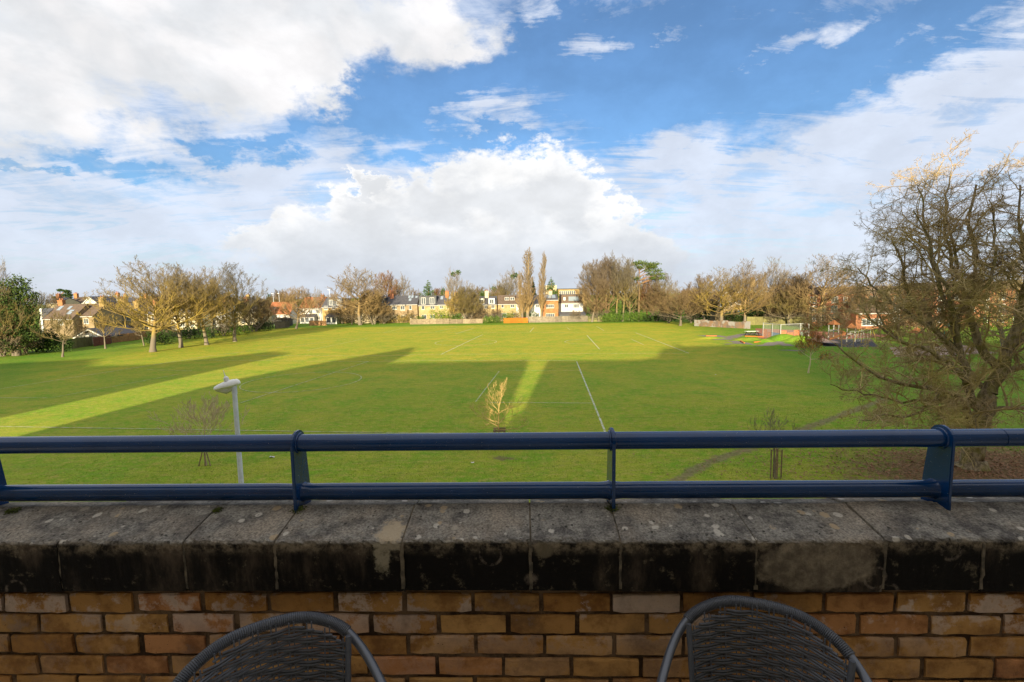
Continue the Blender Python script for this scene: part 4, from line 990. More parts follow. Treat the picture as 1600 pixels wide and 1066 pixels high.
# ------------------------------------------------------------------ the great tree on the right
g = G(1519, 731); HT = (731-238)/F*g.y
rng = np.random.default_rng(77)
def great():
    S = []; Dd = []
    # hand laid main skeleton in metres: x along the picture, y away, z up
    sk = [
     ([(0,0,0),(.02,0,.6),(.15,0,1.5),(.35,.05,2.5),(.62,.1,3.4)], .46, .34),
     ([(.62,.1,3.4),(1.15,.2,4.4),(1.7,.35,5.6),(2.0,.3,7.2),(2.5,.1,9.0),(2.6,.2,11.2),(2.9,.4,13.4)], .30, .05),
     ([(.35,.05,2.5),(-.25,-.1,3.0),(-.7,-.2,3.9),(-1.0,-.1,5.2),(-1.3,.2,6.8),(-1.2,.2,8.8),(-1.7,.3,11.0)], .20, .04),
     ([(.1,0,1.1),(-.35,-.2,1.8),(-.75,-.4,2.7),(-1.2,-.5,3.3),(-2.2,-.6,3.7),(-3.4,-.8,3.9),(-4.9,-.9,4.3),(-6.3,-.9,5.0),(-7.3,-.8,5.9)], .19, .025),
     ([(-.7,-.2,3.9),(-1.6,-.5,4.7),(-2.7,-.6,5.4),(-4.0,-.6,5.8),(-5.2,-.5,6.6),(-6.0,-.3,7.5)], .14, .025),
     ([(-1.0,-.1,5.2),(-1.9,.5,6.4),(-2.8,.8,7.8),(-3.2,.9,9.3),(-3.9,.7,10.4)], .13, .025),
     ([(1.15,.2,4.4),(.5,.6,5.6),(.2,.9,7.2),(.4,1.0,9.0),(.0,1.1,11.0),(.3,1.2,12.8)], .20, .04),
     ([(1.7,.35,5.6),(2.8,.1,6.4),(4.0,0,7.6),(5.2,0,9.4),(5.8,0,11.4)], .20, .04),
     ([(1.15,.2,4.4),(2.2,-.3,4.8),(3.6,-.6,5.3),(5.0,-.8,6.3)], .16, .03),
     ([(.35,.05,2.5),(1.4,-.5,2.9),(2.8,-.9,3.1),(4.2,-1.2,3.2),(5.5,-1.4,3.6)], .12, .02),
     ([(.1,0,1.4),(-.6,-.9,1.9),(-1.6,-1.6,2.2),(-2.8,-2.1,2.3),(-4.2,-2.4,2.6)], .11, .02),
     ([(-2.2,-.6,3.7),(-3.2,-1.1,3.2),(-4.4,-1.4,2.8),(-5.6,-1.5,2.9),(-6.6,-1.6,2.6)], .075, .015),
     ([(-1.2,-.5,3.3),(-2.1,.3,3.1),(-3.2,.9,3.0),(-4.6,1.2,3.3),(-6.0,1.3,3.7)], .08, .015),
     ([(-4.0,-.6,5.8),(-4.6,.1,6.8),(-4.9,.4,8.2)], .06, .015),
     ([(2.0,.3,7.2),(1.2,-.5,8.6),(.6,-.7,10.4),(.5,-.6,12.4)], .12, .03),
     ([(2.5,.1,9.0),(3.5,-.4,10.6),(4.2,-.5,12.6)], .12, .03),
     ([(-1.3,.2,6.8),(-.5,-.6,8.4),(-.6,-.8,10.2),(-.9,-.7,11.8)], .09, .02),
     ([(-1.0,-.1,5.2),(-2.1,-.5,7.6),(-3.2,-.8,9.6),(-4.3,-.9,11.4)], .12, .02),
     ([(-1.3,.2,6.8),(-2.2,.3,9.2),(-2.5,.6,11.2),(-2.8,.6,12.8)], .10, .02),
     ([(-1.0,-.1,5.2),(-2.8,.0,6.7),(-4.6,.1,7.9),(-5.9,.0,9.1)], .11, .02),
     ([(.2,.9,7.2),(-.8,1.0,9.4),(-1.2,1.0,11.6),(-1.1,1.0,13.4)], .10, .02),
     ([(.62,.1,3.4),(.3,1.2,4.6),(-.3,2.2,6.2),(-.6,2.8,8.2)], .15, .03),
    ]
    zs = HT/13.9; P = []; Q = []
    parts = []
    for pts, ra, rb in sk:
        pts = np.array(pts, float)*[1, 1, zs]; n = 15; seg = np.linspace(0, len(pts)-1, n); out = []
        for s in seg:
            i = min(int(s), len(pts)-2); u = s-i
            p0, p1, p2, p3 = pts[max(i-1, 0)], pts[i], pts[i+1], pts[min(i+2, len(pts)-1)]
            out.append(.5*((2*p1)+(-p0+p2)*u+(2*p0-5*p1+4*p2-p3)*u*u+(-p0+3*p1-3*p2+p3)*u**3))
        out = np.array(out); out[1:-1] += rng.normal(0, .045, out[1:-1].shape)
        rr = ra*(1-seg/seg[-1])+rb*(seg/seg[-1]); P.append(out); Q.append(rr)
    P = np.array(P); Q = np.array(Q); Q[0, 0] = .68; Q[0, 1] = .50
    Lm = np.linalg.norm(np.diff(P, axis=1), axis=2).sum(1)
    trunk = tubes(P, Q, 12)
    crown = []; lens = Lm; Pp, Qp = P[1:], Q[1:]; lens = Lm[1:]
    for lv, (c, lr, k, sdn) in enumerate([(19, .37, 8, 6), (9, .48, 6, 4), (6, .48, 5, 3), (5, .50, 4, 3)]):
        par, t, S, dr, rad = spawn(rng, Pp, Qp, c, .12 if lv == 0 else .15, 1.0, 1.05 if lv < 2 else .85, .5)
        L = np.minimum(lens[par], 7)*lr*(1.1-.35*t)*rng.uniform(.6, 1.15, len(par))
        keep = (S[:, 2]+dr[:, 2]*L) > 1.0
        S, dr, rad, L = S[keep], dr[keep], rad[keep], L[keep]
        tw = (.012, .008, .0055, .0040)[lv]
        rr = np.maximum(np.minimum(rad*.6, .017*L+.008), tw); dr[:, 2] += .06
        Pp, Qp = grow(rng, S, dr, L, rr, np.maximum(rr*.4, tw*.7), k, (.20, .26, .28, .24)[lv], .012); lens = L
        crown.append(tubes(Pp, Qp, sdn))
    V = []; Fq = []; b_ = 0
    for v, q in crown: V.append(v); Fq.append(q+b_); b_ += len(v)
    return trunk, (np.concatenate(V), np.concatenate(Fq))
B_GREAT = bark('great_bark', (.33, .245, .135), (.48, .36, .20), (.50, .41, .11), .6)
(tv, tq), (cv, cq) = great()
rt = empty('great_tree', g, 0, label='great bare spreading tree with forked mossy trunk at the right', cat='tree')
bt, t, b = material('great_trunk_bark', .95, .08); p = pos(t)
mpn = t.n.new('ShaderNodeMapping'); t.put(mpn.inputs['Vector'], p); mpn.inputs['Scale'].default_value = (1, 1, .3)
rdg = t.noise(mpn.outputs[0], 9, 7, .7)
c = t.mix(t.sm(rdg, .35, .65), (.14, .11, .07), (.40, .32, .20)); c = t.mix(t.m('MULTIPLY', t.sm(t.noise(p, 1.7, 6, .65), .45, .6), .7), c, (.19, .175, .035))
t.put(b.inputs['Base Color'], c); bump(t, b, rdg, .05, 1.0)
link('trunk', npmesh('trunk', tv, tq, smooth=True), bt, rt)
link('crown', npmesh('crown', cv, cq), B_GREAT, rt)
print('great crown faces', len(cq))

# ================================================================== HOUSES, FENCES, PLAY AREAS
W_CREAM = simple('cream_brick', (.39, .31, .165), (.30, .23, .115), 1.2, bm=.01)
W_YELL = simple('yellow_brick', (.37, .26, .105), (.28, .19, .08), 1.2, bm=.01)
W_BUFF = simple('buff_brick', (.27, .20, .12), (.20, .15, .085), 1.2, bm=.01)
W_WHITE = simple('white_render', (.56, .56, .56), (.48, .48, .48), 1.2, bm=.003)
W_ORNG = simple('orange_brick', (.36, .17, .07), (.27, .12, .05), 1.2, bm=.01)
W_RED = simple('red_brick', (.27, .12, .06), (.20, .08, .045), 1.2, bm=.01)
W_CREAMR = simple('cream_render', (.50, .44, .30), (.44, .38, .26), 1.2)
R_SLATE = simple('roof_slate', (.080, .080, .092), (.055, .055, .065), 2.5, .6, bm=.02)
R_BROWN = simple('brown_roof_tile', (.125, .090, .065), (.085, .062, .05), 2.5, .85, bm=.02)
R_RED = simple('orange_roof_tile', (.34, .13, .055), (.24, .09, .045), 2.5, .85, bm=.02)
R_GREY = simple('dormer_cladding', (.085, .095, .105), (.065, .07, .08), 2)
M_FRAME = simple('window_frame', (.66, .66, .63), (.58, .58, .55), 5)
M_PANE, t, b = material('pane', .08, .7); t.put(b.inputs['Base Color'], t.mix(t.noise(pos(t), .5, 2), (.03, .04, .05), (.13, .15, .17)))
M_SKYL, t, b = material('skylight_pane', .06, .9); b.inputs['Base Color'].default_value = (.22, .27, .33, 1)
M_CHIM = W_RED; M_POT = R_RED
def window(par, x, z, w_, h, y=0.0, bars=1, m_=None):
    """frame proud of the wall, dark pane set back inside it; x, z lower left corner"""
    mb = MB(); f = .07; yf = y-.045
    mb.box(x, x+w_, yf, y+.02, z, z+f).box(x, x+w_, yf, y+.02, z+h-f, z+h).box(x, x+f, yf+.001, y+.02, z+f, z+h-f).box(x+w_-f, x+w_, yf+.001, y+.02, z+f, z+h-f)
    for k in range(bars): c = x+w_*(k+1)/(bars+1); mb.box(c-.035, c+.035, yf+.002, y+.02, z+f, z+h-f)
    mb.box(x-.06, x+w_+.06, y-.11, y+.01, z-.07, z-.002)
    o = mb.build('window', m_ or M_FRAME, par)
    MB().box(x+f, x+w_-f, y-.018, y+.015, z+f, z+h-f).build('pane', M_PANE, o); return o
def chimney(par, x, y, z0, h, m_, w_=.55, d=.85, pots=2):
    o = MB().box(x-w_, x+w_, y-d/2, y+d/2, z0, z0+h).box(x-w_-.06, x+w_+.06, y-d/2-.06, y+d/2+.06, z0+h, z0+h+.14).build('chimney', m_, par)
    for k in range(pots):
        px = x-w_*.5+w_*k/(max(1, pots-1)) if pots > 1 else x
        MB().lathe([(.13, 0), (.11, .38), (.15, .42)], 8, (px, y, z0+h+.14)).build('chimney_pot', M_POT, o)
def house(label, x0, x1, eave, ridge, Y, wall, roof, wins=(), dorms=(), chims=(), lights=(), dep=9, gable=False, name='terraced_house', group=None, rz=0, hip=0, face=None):
    """x0,x1 and eave,ridge are photograph pixels at depth Y; wins in metres from the left corner"""
    A = D(x0, eave, Y); B = D(x1, eave, Y); wd = (B-A).length; ze = A.z*.5+B.z*.5; zr = D((x0+x1)/2, ridge, Y).z
    rt = empty(name, (A.x, Y, 0), rz, label=label, cat='house', group=group)
    if gable:
        MB().prism_y([(0, 0), (wd, 0), (wd, ze), (wd/2, zr-.1), (0, ze)][::-1], 0, dep).build('wall', wall, rt)
        th = .18; mb = MB(); s = (zr-ze)/(wd/2)
        mb.prism_y([(-.3, ze-.3*s), (wd/2, zr), (wd/2, zr+th), (-.3, ze-.3*s+th)][::-1], -.25, dep+.2)
        mb.prism_y([(wd+.3, ze-.3*s), (wd/2+.002, zr), (wd/2+.002, zr+th), (wd+.3, ze-.3*s+th)], -.25, dep+.2)
        mb.build('roof', roof, rt)
        bb = MB(); bb.prism_y([(-.32, ze-.3*s-.22), (wd/2, zr-.2), (wd/2, zr+.02), (-.32, ze-.3*s)][::-1], -.29, -.252)
        bb.prism_y([(wd+.32, ze-.3*s-.22), (wd/2, zr-.2), (wd/2, zr+.02), (wd+.32, ze-.3*s)], -.291, -.253); bb.build('bargeboard', M_FRAME, rt)
    else:
        yr = dep/2
        MB().prism_x([(0, 0), (dep, 0), (dep, ze), (yr, zr-.12), (0, ze)], 0, wd).build('wall', wall, rt)
        th = .16; s = (zr-ze)/yr
        mb = MB(); mb.prism_x([(-.3, ze-.3*s), (yr, zr), (yr, zr+th), (-.3, ze-.3*s+th)][::-1], -.06, wd+.06)
        mb.prism_x([(yr+.001, zr), (dep+.3, ze-.3*s), (dep+.3, ze-.3*s+th), (yr+.001, zr+th)][::-1], -.06, wd+.06)
        mb.build('roof', roof, rt)
        MB().box(-.05, wd+.05, -.42, -.3, ze-.3*s-.02, ze-.3*s+.09).build('gutter', M_FRAME, rt)
        for (x, f, w_, h) in lights:      # roof windows lie in the slope
            mb = MB(); ya, yb = f*yr, min((f*yr+h), yr-.1); za, zb = ze+ya*s+th, ze+yb*s+th
            mb.add([(x, ya, za+.02), (x+w_, ya, za+.02), (x+w_, yb, zb+.02), (x, yb, zb+.02), (x, ya, za+.09), (x+w_, ya, za+.09), (x+w_, yb, zb+.09), (x, yb, zb+.09)], [(4,5,6,7), (0,1,5,4), (1,2,6,5), (2,3,7,6), (3,0,4,7)])
            mb.build('roof_window', M_SKYL, rt)
    for (x, w_, z0, z1, m_, k, ww) in dorms:
        yd = (z0-ze)/s if not gable and s else 0; yd = max(.05, yd+.2)
        d = MB().box(x, x+w_, yd, dep/2+.4, z0, z1).build('dormer', m_, rt)
        MB().box(x-.15, x+w_+.15, yd-.18, dep/2+.45, z1, z1+.13).build('dormer_roof', R_SLATE, d)
        g_ = w_/k
        for j in range(k):
            window_d(d, x+g_*j+(g_-ww)/2, z0+.45, ww, (z1-z0)-.75, yd)
    for (x, f, h, m_) in chims:
        zc = ze+(zr-ze)*f; chimney(rt, x, dep/2*f, zc-.6, h+.6, m_)
    for wv in wins: window(rt, *wv)
    rt['wd'] = round(wd, 2); return rt
def window_d(par, x, z, w_, h, y):      # window of a dormer: one mesh, a sub-part
    mb = MB(); f = .09
    mb.box(x, x+w_, y-.05, y+.02, z, z+f).box(x, x+w_, y-.05, y+.02, z+h-f, z+h).box(x, x+f, y-.049, y+.02, z+f, z+h-f).box(x+w_-f, x+w_, y-.049, y+.02, z+f, z+h-f).box(x+w_/2-.05, x+w_/2+.05, y-.048, y+.02, z+f, z+h-f)
    mb.box(x-.02, x+w_+.02, y-.02, y+.015, z+.01, z+h-.01)
    me = mb.mesh('window'); me.materials.append(M_FRAME); me.materials.append(M_PANE)
    for p_ in me.polygons[-6:]: p_.material_index = 1
    return link('window', me, None, par)
def lean_to(par, x0, x1, y0, z0, z1, m_, roof, glass=False):
    o = MB().prism_x([(0, 0), (y0, 0), (y0, z0), (0, z1)][::-1] if y0 > 0 else [(0, 0), (0, z1), (y0, z0), (y0, 0)][::-1], x0, x1).build('extension', m_, par)
    MB().prism_x([(0, z1+.002), (y0-.2, z0-.04), (y0-.2, z0+.09), (0, z1+.13)][::-1], x0-.1, x1+.1).build('extension_roof', roof, o)
    n = max(1, int((x1-x0)/1.5))
    for k in range(n):
        a = x0+(x1-x0)*(k+.15)/n; e = x0+(x1-x0)*(k+.85)/n
        MB().box(a, e, y0-.04, y0-.002, .5, z0-.25).build('pane', M_PANE, o)
    return o
TG = 'houses of the terrace behind the field'
def ww(W_, zs, n, w_=1.2, h=1.15, bars=1):   # evenly spaced windows
    return [(W_*(k+.5)/n-w_/2, z, w_, h, 0.0, bars) for z in zs for k in range(n)]
h = house('cream house with dark dormer and white conservatory left of the large golden tree', 503, 541, 480, 467, 150, W_YELL, R_SLATE, ww(7.4, (4.3,), 3), [(1.6, 4.6, 5.2, 7.6, R_GREY, 2, 1.1)], dep=8, group=TG)
lean_to(h, 2.2, 5.4, -3.0, 2.2, 3.1, M_FRAME, R_SLATE)
h = house('cream gabled house glimpsed through the large golden tree', 553, 586, 477, 464, 149, W_CREAMR, R_BROWN, ww(6.4, (1.4, 4.2), 2)+[(2.6, 6.4, 1.2, .9, 0., 1)], gable=True, group=TG)
house('buff house with red chimney stacks and three roof windows', 594, 652, 476, 463, 148, W_BUFF, R_SLATE, [(.8, 4, .9, 1.1, 0., 1), (3.6, 4.1, 1.5, 1, 0., 2), (6.2, 3.9, 1.3, 1.3, 0., 1), (8.8, 4, .8, 1.2, 0., 0)]+ww(11, (1.2,), 4, 1.4), [(-.3, 1.9, 5.8, 7.7, R_GREY, 1, 1.0)], [(3.0, .75, 1.9, W_RED), (2.1, 1, 1.4, W_RED)], [(8.0, .7, .7, 1.1), (8.9, .7, .7, 1.1), (8.4, .35, .8, 1.0), (10.2, .7, .7, .8)], dep=8, group=TG).__setitem__('label', 'buff brick house with red chimney stacks and cluster of roof windows')
h = house('cream house with big grey box dormer of two white windows', 654, 684, 477, 463, 147, W_CREAM, R_SLATE, [(.9, 4.0, .9, 1.2, 0., 0), (3.5, 4.1, 1.4, .9, 0., 1), (.8, 1.2, 1.5, 1.2, 0., 1), (3.4, 1.2, 1.5, 1.2, 0., 1)], [(.2, 5.2, 5.1, 7.9, R_GREY, 2, 1.35)], dep=8, group=TG)
house('cream house with slate roof, orange chimney and blue roof windows', 684, 707, 476, 463, 147, W_CREAM, R_SLATE, [(.6, 4.1, 1, 1.1, 0., 1), (2.6, 4.1, 1.1, 1.1, 0., 1), (.6, 1.2, 1.4, 1.2, 0., 1)], (), [(2.5, .85, 1.7, W_ORNG)], [(.5, .55, .8, 1.4), (3.1, .6, .7, 1.2), (3.9, .6, .5, 1.2)], dep=8, group=TG)
house('cream house partly hidden by the olive garden trees', 708, 742, 476, 464, 149, W_CREAM, R_SLATE, ww(6.6, (1.2, 4.0), 3), (), [(.6, .9, 1.5, W_YELL)], [(2.0, .6, .8, 1.1)], dep=8, group=TG)
house('cream house with two pale dormers on either side of a cream chimney', 743, 776, 476, 464, 148, W_CREAM, R_SLATE, ww(6.4, (1.2, 4.0), 3, 1.1), [(.8, 1.9, 5.0, 7.1, M_FRAME, 1, 1.3), (4.0, 1.9, 5.0, 7.1, M_FRAME, 1, 1.3)], [(3.3, .9, 1.9, W_CREAMR)], dep=8, group=TG)
h = house('brown roofed cream house with long white dormer window', 778, 820, 475, 462, 148, W_CREAM, R_BROWN, [(1, 4.1, .8, 1.1, 0., 0), (3.8, 4.1, 1.2, 1.1, 0., 1), (6.2, 4.0, 1.2, 1.1, 0., 1), (1.0, 1.2, 1.6, 1.3, 0., 2), (4.6, 1.2, 1.8, 1.3, 0., 2)], [(1.9, 3.4, 5.9, 7.6, R_BROWN, 2, 1.35)], dep=8, group=TG)
MB().box(5.5, 8.1, -.03, -.001, 2.6, 5.0).build('render_panel', W_WHITE, h)
house('pale blue grey house seen between the poplars', 822, 846, 475, 462, 148, W_WHITE, R_SLATE, ww(4.6, (1.2, 4.0), 2, 1.0), (), (), [(1.0, .5, .8, 1.2)], dep=8, group=TG)
h = house('orange brick house with solar panels on its slate roof', 848, 872, 469, 461, 146, W_ORNG, R_SLATE, [(1.0, 3.9, 2.4, 1.0, 0., 3), (.9, 1.0, 2.6, 1.2, 0., 3)], (), [(2.6, .95, 1.2, W_CREAMR)], [(.3, .3, 1.1, 2.2), (1.6, .3, 1.1, 2.2), (2.9, .3, 1.1, 2.2)], dep=8, group=TG)
h = house('white rendered house with brown tiled upper storey and wide window', 877, 911, 474, 473.2, 145, W_WHITE, R_BROWN, [(1.0, 3.9, 1.1, 1.1, 0., 1), (3.6, 3.8, 1.7, 1.2, 0., 3), (1.2, 1.4, 1.6, 1.0, 0., 2), (4.0, 1.3, 1.9, 1.1, 0., 2)], dep=8, group=TG)
zt_ = D(894, 474, 145).z
mans = MB().prism_x([(.25, zt_+.1), (7.8, zt_+.1), (7.3, zt_+2.55), (.75, zt_+2.55)], .1, 6.4).build('roof', R_BROWN, h)
MB().box(2.2, 5.4, .3, .9, zt_+.7, zt_+2.0).build('pane', M_SKYL, mans); MB().box(.7, 1.3, .35, .9, zt_+.9, zt_+1.8).build('window', M_FRAME, mans)
MB().box(.1, 6.4, .65, 7.4, zt_+2.56, zt_+2.72).build('roof', R_SLATE, h)
lean_to(h, -.8, 6.9, -2.6, 1.9, 2.6, R_GREY, R_SLATE)
# flat roofed yellow block behind
fb = empty('apartment_block', (D(872, 460, 185).x, 185, 0), 0, label='flat roofed yellow brick block rising behind the white house', cat='building')
zt_ = D(890, 452, 185).z; wd = D(917, 460, 185).x-D(872, 460, 185).x
MB().box(0, wd, 0, 12, 0, zt_).build('wall', W_YELL, fb); MB().box(-.2, wd+.2, -.2, 12.2, zt_, zt_+.3).build('roof', R_GREY, fb)
for k in range(8): window(fb, .5+k*.78, zt_-2.1, .62, 1.5, 0, 0)
window(fb, 8.2, zt_-1.9, 1.2, 1.4)
MB().box(-4.5, -.3, 2, 10, 0, zt_+1.6).build('stair_tower', W_CREAMR, fb)

# houses at the left
LGH = 'houses beyond the left edge of the field'
a = house('dark roofed house with white gable end and pale roof windows at the left', 68, 114, 498, 477, 108, W_BUFF, R_BROWN, [(3.2, 3.0, 1.1, 1.1, 0., 1)], (), [(.7, 1, 1.0, W_ORNG)], [(1.0, .55, .8, 1.2), (3.2, .6, .7, .9), (4.2, .25, 1.0, 1.2)], dep=8, group=LGH, name='house')
MB().box(-.5, -.07, -.2, 5.5, 0, D(70, 480, 108).z-.3).build('gable_wall', W_WHITE, a)
house('buff house with brown hipped roof and orange chimney behind the garage', 115, 146, 494, 476, 110, W_BUFF, R_BROWN, [(2.2, 3.1, 1.1, 1.2, 0., 1), (.4, 3.1, 1.0, 1.2, 0., 1)], (), [(4.2, .8, 2.0, W_YELL)], dep=8, group=LGH, name='house')
house('gabled cream house with red ridge right of the orange chimney', 148, 170, 489, 474, 118, W_CREAMR, R_BROWN, [(1.2, 4.4, 1, 1, 0., 1)], gable=True, group=LGH, name='house', dep=10)
house('long grey roofed house behind the young trees', 168, 208, 492, 475, 122, W_CREAM, R_SLATE, ww(6.4, (1.0, 3.2), 3), (), [(1.0, .9, 1.5, W_YELL), (5.6, .6, 1.6, W_YELL)], dep=9, group=LGH, name='house')
house('cream walled house half hidden by the nearest big tree', 208, 246, 491, 476, 124, W_CREAM, R_SLATE, ww(6.2, (1.0, 3.0), 3), (), [(3.0, .9, 1.3, W_ORNG)], dep=9, group=LGH, name='house')
house('slate roofed house behind the middle of the left row of trees', 262, 306, 488, 474, 128, W_CREAMR, R_SLATE, ww(7.4, (1.0, 3.4), 3), (), [(2.0, .9, 1.3, W_YELL)], dep=9, group=LGH, name='house')
house('white house behind the right end of the left row of trees', 312, 352, 488, 470, 135, W_WHITE, R_BROWN, ww(7.1, (1.2, 3.6), 3), (), [(5.0, .9, 1.2, W_ORNG)], dep=9, group=LGH, name='house')
house('cream house with white bay beyond the left row of trees', 358, 400, 487, 471, 140, W_CREAMR, R_SLATE, ww(7.8, (1.2, 3.8), 3), (), [(3.0, .9, 1.2, W_RED)], dep=9, group=LGH, name='house')
house('far slate roofed house with orange chimney on the left skyline', 72, 92, 474, 466, 160, W_CREAMR, R_SLATE, ww(4.2, (4.5,), 2), (), [(1.0, .9, 1.4, W_RED)], dep=8, group=LGH, name='house')
house('far buff roofed house left of the distant cedar', 104, 132, 474, 465, 168, W_BUFF, R_BROWN, ww(6, (4.6,), 3), (), [(.4, .9, 1.5, W_ORNG)], dep=8, group=LGH, name='house')
house('far gabled house with white dormer on the left skyline', 132, 150, 472, 464, 160, W_WHITE, R_SLATE, [(1.3, 5.2, 1.1, 1.0, 0., 1)], gable=True, group=LGH, name='house', dep=9)
house('far house with orange chimney above the grey roof', 152, 178, 472, 464, 170, W_CREAM, R_BROWN, ww(5.5, (4.6,), 3), (), [(4.4, .9, 1.5, W_ORNG)], dep=8, group=LGH, name='house')
for i, (x0, x1, lb) in enumerate([(180, 206, 'far buff house above the long grey roof'), (208, 236, 'far cream house left of the nearest big tree top'), (276, 304, 'far house glimpsed behind the golden trees'), (330, 360, 'far house glimpsed behind the wide grey topped tree'), (372, 398, 'far house at the right end of the left tree row')]):
    house(lb, x0, x1, 475, 466, 172+3*i, (W_BUFF, W_CREAM, W_CREAMR)[i % 3], (R_SLATE, R_BROWN)[i % 2], ww(5.4, (4.6,), 3), (), [(1+i % 3, .9, 1.4, (W_YELL, W_ORNG)[i % 2])], dep=8, group='far houses over the left row', name='house')
h = house('bungalow with broad orange tiled roof and small roof windows', 416, 453, 491, 473, 150, W_WHITE, R_RED, ww(7.3, (.9,), 3), (), (), [(1.4, .35, .7, .7), (4.6, .4, .7, .7)], dep=9, group=LGH, name='house')
h = house('orange roofed house with white walls right of the rust coloured tree', 468, 503, 481, 465, 155, W_WHITE, R_RED, ww(7, (1.0, 3.0), 3), (), [(6.0, .9, 1.0, W_RED)], dep=9, group=LGH, name='house')
lean_to(h, 1, 5.5, -2.5, 2.0, 2.8, W_WHITE, R_SLATE)
# garage with pale bargeboards, sheds
h = house('low garage with grey gable and white bargeboards at the left field edge', 118, 163, 526.5, 514.5, 93, R_GREY, R_SLATE, (), gable=True, name='garage', dep=9, group=None)
MB().box(.6, 2.6, -.05, -.001, 0, 1.7).build('door', M_FRAME, h)
h = house('small flat grey garden shed before the orange roofed bungalow', 428, 450, 501, 498, 141, R_GREY, R_BROWN, (), name='shed', dep=3, group=None)
# right: villa and flats
v_ = house('yellow brick villa with white sash windows behind the right trees', 1148, 1204, 456, 448, 134, W_YELL, R_SLATE, [(1.2, 7.1, 1.1, 1.6, 0., 1), (2.6, 7.1, .7, 1.6, 0., 0), (3.8, 7.2, 1.2, 1.6, 0., 1), (1.0, 4.4, 1.1, 1.6, 0., 1), (4.0, 4.4, 1.2, 1.6, 0., 1), (6.8, 4.4, 1.1, 1.6, 0., 1), (7.0, 7.1, 1.1, 1.6, 0., 1)]+ww(9.6, (1.3,), 3, 1.4, 1.5), (), [(6.6, .9, 2.2, W_YELL), (9.0, .9, 1.7, W_BUFF)], dep=8, name='villa', group=None)
house('lower gabled wing of the villa with two white windows', 1118, 1150, 474, 456, 132, W_BUFF, R_BROWN, [(1.3, 4.0, 1.0, 1.4, 0., 1), (3.4, 4.0, 1.0, 1.4, 0., 1)], gable=True, name='villa_wing', dep=8, group=None)
def flats(label, x0, x1, top, Y, bays, rz=0):
    A = D(x0, 480, Y); B = D(x1, 480, Y); wd = (B-A).length; H = D((x0+x1)/2, top, Y).z; rt = empty('apartment_block', (A.x, Y, 0), rz, label=label, cat='building', group='red brick flats on the right')
    MB().box(0, wd, 0, 10, 0, H-1.6).build('wall', W_RED, rt)
    MB().prism_x([(.1, H-1.6), (9.9, H-1.6), (8.6, H), (1.4, H)], .1, wd-.1).build('roof', R_BROWN, rt)
    n = bays; g_ = wd/n
    for k in range(n):
        for f in range(3):
            z = .9+f*(H-2.4)/3
            if k % 2 == 0: window(rt, g_*(k+.5)-.75, z, 1.5, 1.5, 0, 1)
            else:
                window(rt, g_*(k+.5)-.5, z, 1.0, 1.4, 0, 0)
        if k % 2 == 1:
            z = H-1.7
            d = MB().prism_y([(g_*k+.2, z), (g_*(k+1)-.2, z), (g_*(k+1)-.2, z+.9), (g_*(k+.5), z+1.9), (g_*k+.2, z+.9)][::-1], -.06, 3).build('gable', R_BROWN, rt)
    return rt
flats('long three storey red brick block of flats behind the playground', 1262, 1345, 449, 112, 5)
flats('red brick flats glimpsed through the great tree', 1352, 1450, 447, 108, 5)
flats('red brick flats at the right margin behind the great tree', 1458, 1600, 440, 100, 6)
h = house('low red brick pavilion with dark roof before the flats', 1338, 1392, 489, 474, 98, W_RED, R_BROWN, [(1.2, .8, 4.4, 1.4, 0., 4)], name='pavilion', dep=6, group=None)

# fences: every panel a part
def fence(label, pts, h, m_, post_m=None, pw=1.83, cap=False, name='fence', jitter=.05, seed=1):
    rt = empty(name, pts[0], 0, label=label, cat='fence'); rg = random.Random(seed)
    mb = MB(); nb = 11; bw = pw/nb
    for k in range(nb): mb.box(k*bw+.004, (k+1)*bw-.004, rg.uniform(-.012, .012), .03, 0.03, h+rg.uniform(-.03, .02))
    mb.box(0, pw, .03, .06, .35, .43).box(0, pw, .03, .06, h-.4, h-.32); me = mb.mesh('panel'); me.materials.append(m_)
    pm = MB().box(-.05, .05, -.05, .07, 0, h+.06).mesh('post'); pm.materials.append(post_m or m_)
    for a, b_ in zip(pts, pts[1:]):
        a = Vector(a); b_ = Vector(b_); L = (b_-a).length; n = max(1, round(L/(pw+.1))); ang = math.atan2(b_.y-a.y, b_.x-a.x); st_ = (b_-a)/n
        for k in range(n):
            q = a+st_*k-rt.location; q.z += rg.uniform(-jitter, 0)
            o = link('panel', me, None, rt); o.location = q+st_.normalized()*.06; o.rotation_euler = (0, 0, ang); o.scale = ((st_.length-.12)/pw, 1, 1)
            o = link('post', pm, None, rt); o.location = a+st_*k-rt.location; o.rotation_euler = (0, 0, ang)
    return rt
F_PALE = simple('weathered_fence', (.25, .20, .135), (.17, .135, .09), 2, var=.25)
F_GREY = simple('grey_fence', (.20, .17, .13), (.14, .12, .09), 2, var=.25)
F_ORNG = simple('orange_fence', (.48, .125, .008), (.40, .10, .008), 2)
F_OLIV = simple('green_fence', (.17, .165, .06), (.13, .12, .05), 2, var=.2)
F_RED = simple('red_brown_fence', (.20, .075, .05), (.15, .06, .04), 2)
F_TAN = simple('tan_fence', (.40, .22, .10), (.30, .17, .08), 2)
def gy(px, Y): q = D(px, 480, Y); q.z = 0; return q
fence('weathered pale garden fence behind the far goal line, left stretch', [gy(640, 139), gy(702, 139)], 1.55, F_PALE, seed=2)
fence('weathered pale garden fence in the middle of the far edge', [gy(703, 139), gy(754, 139)], 1.35, F_PALE, seed=3)
fence('bright orange painted garden fence below the poplars', [gy(787, 138), gy(825, 138)], 1.45, F_ORNG, seed=4, jitter=0)
fence('tall grey close boarded fence before orange and white houses', [gy(826, 138.6), gy(919, 138.6)], 1.75, F_GREY, seed=5)
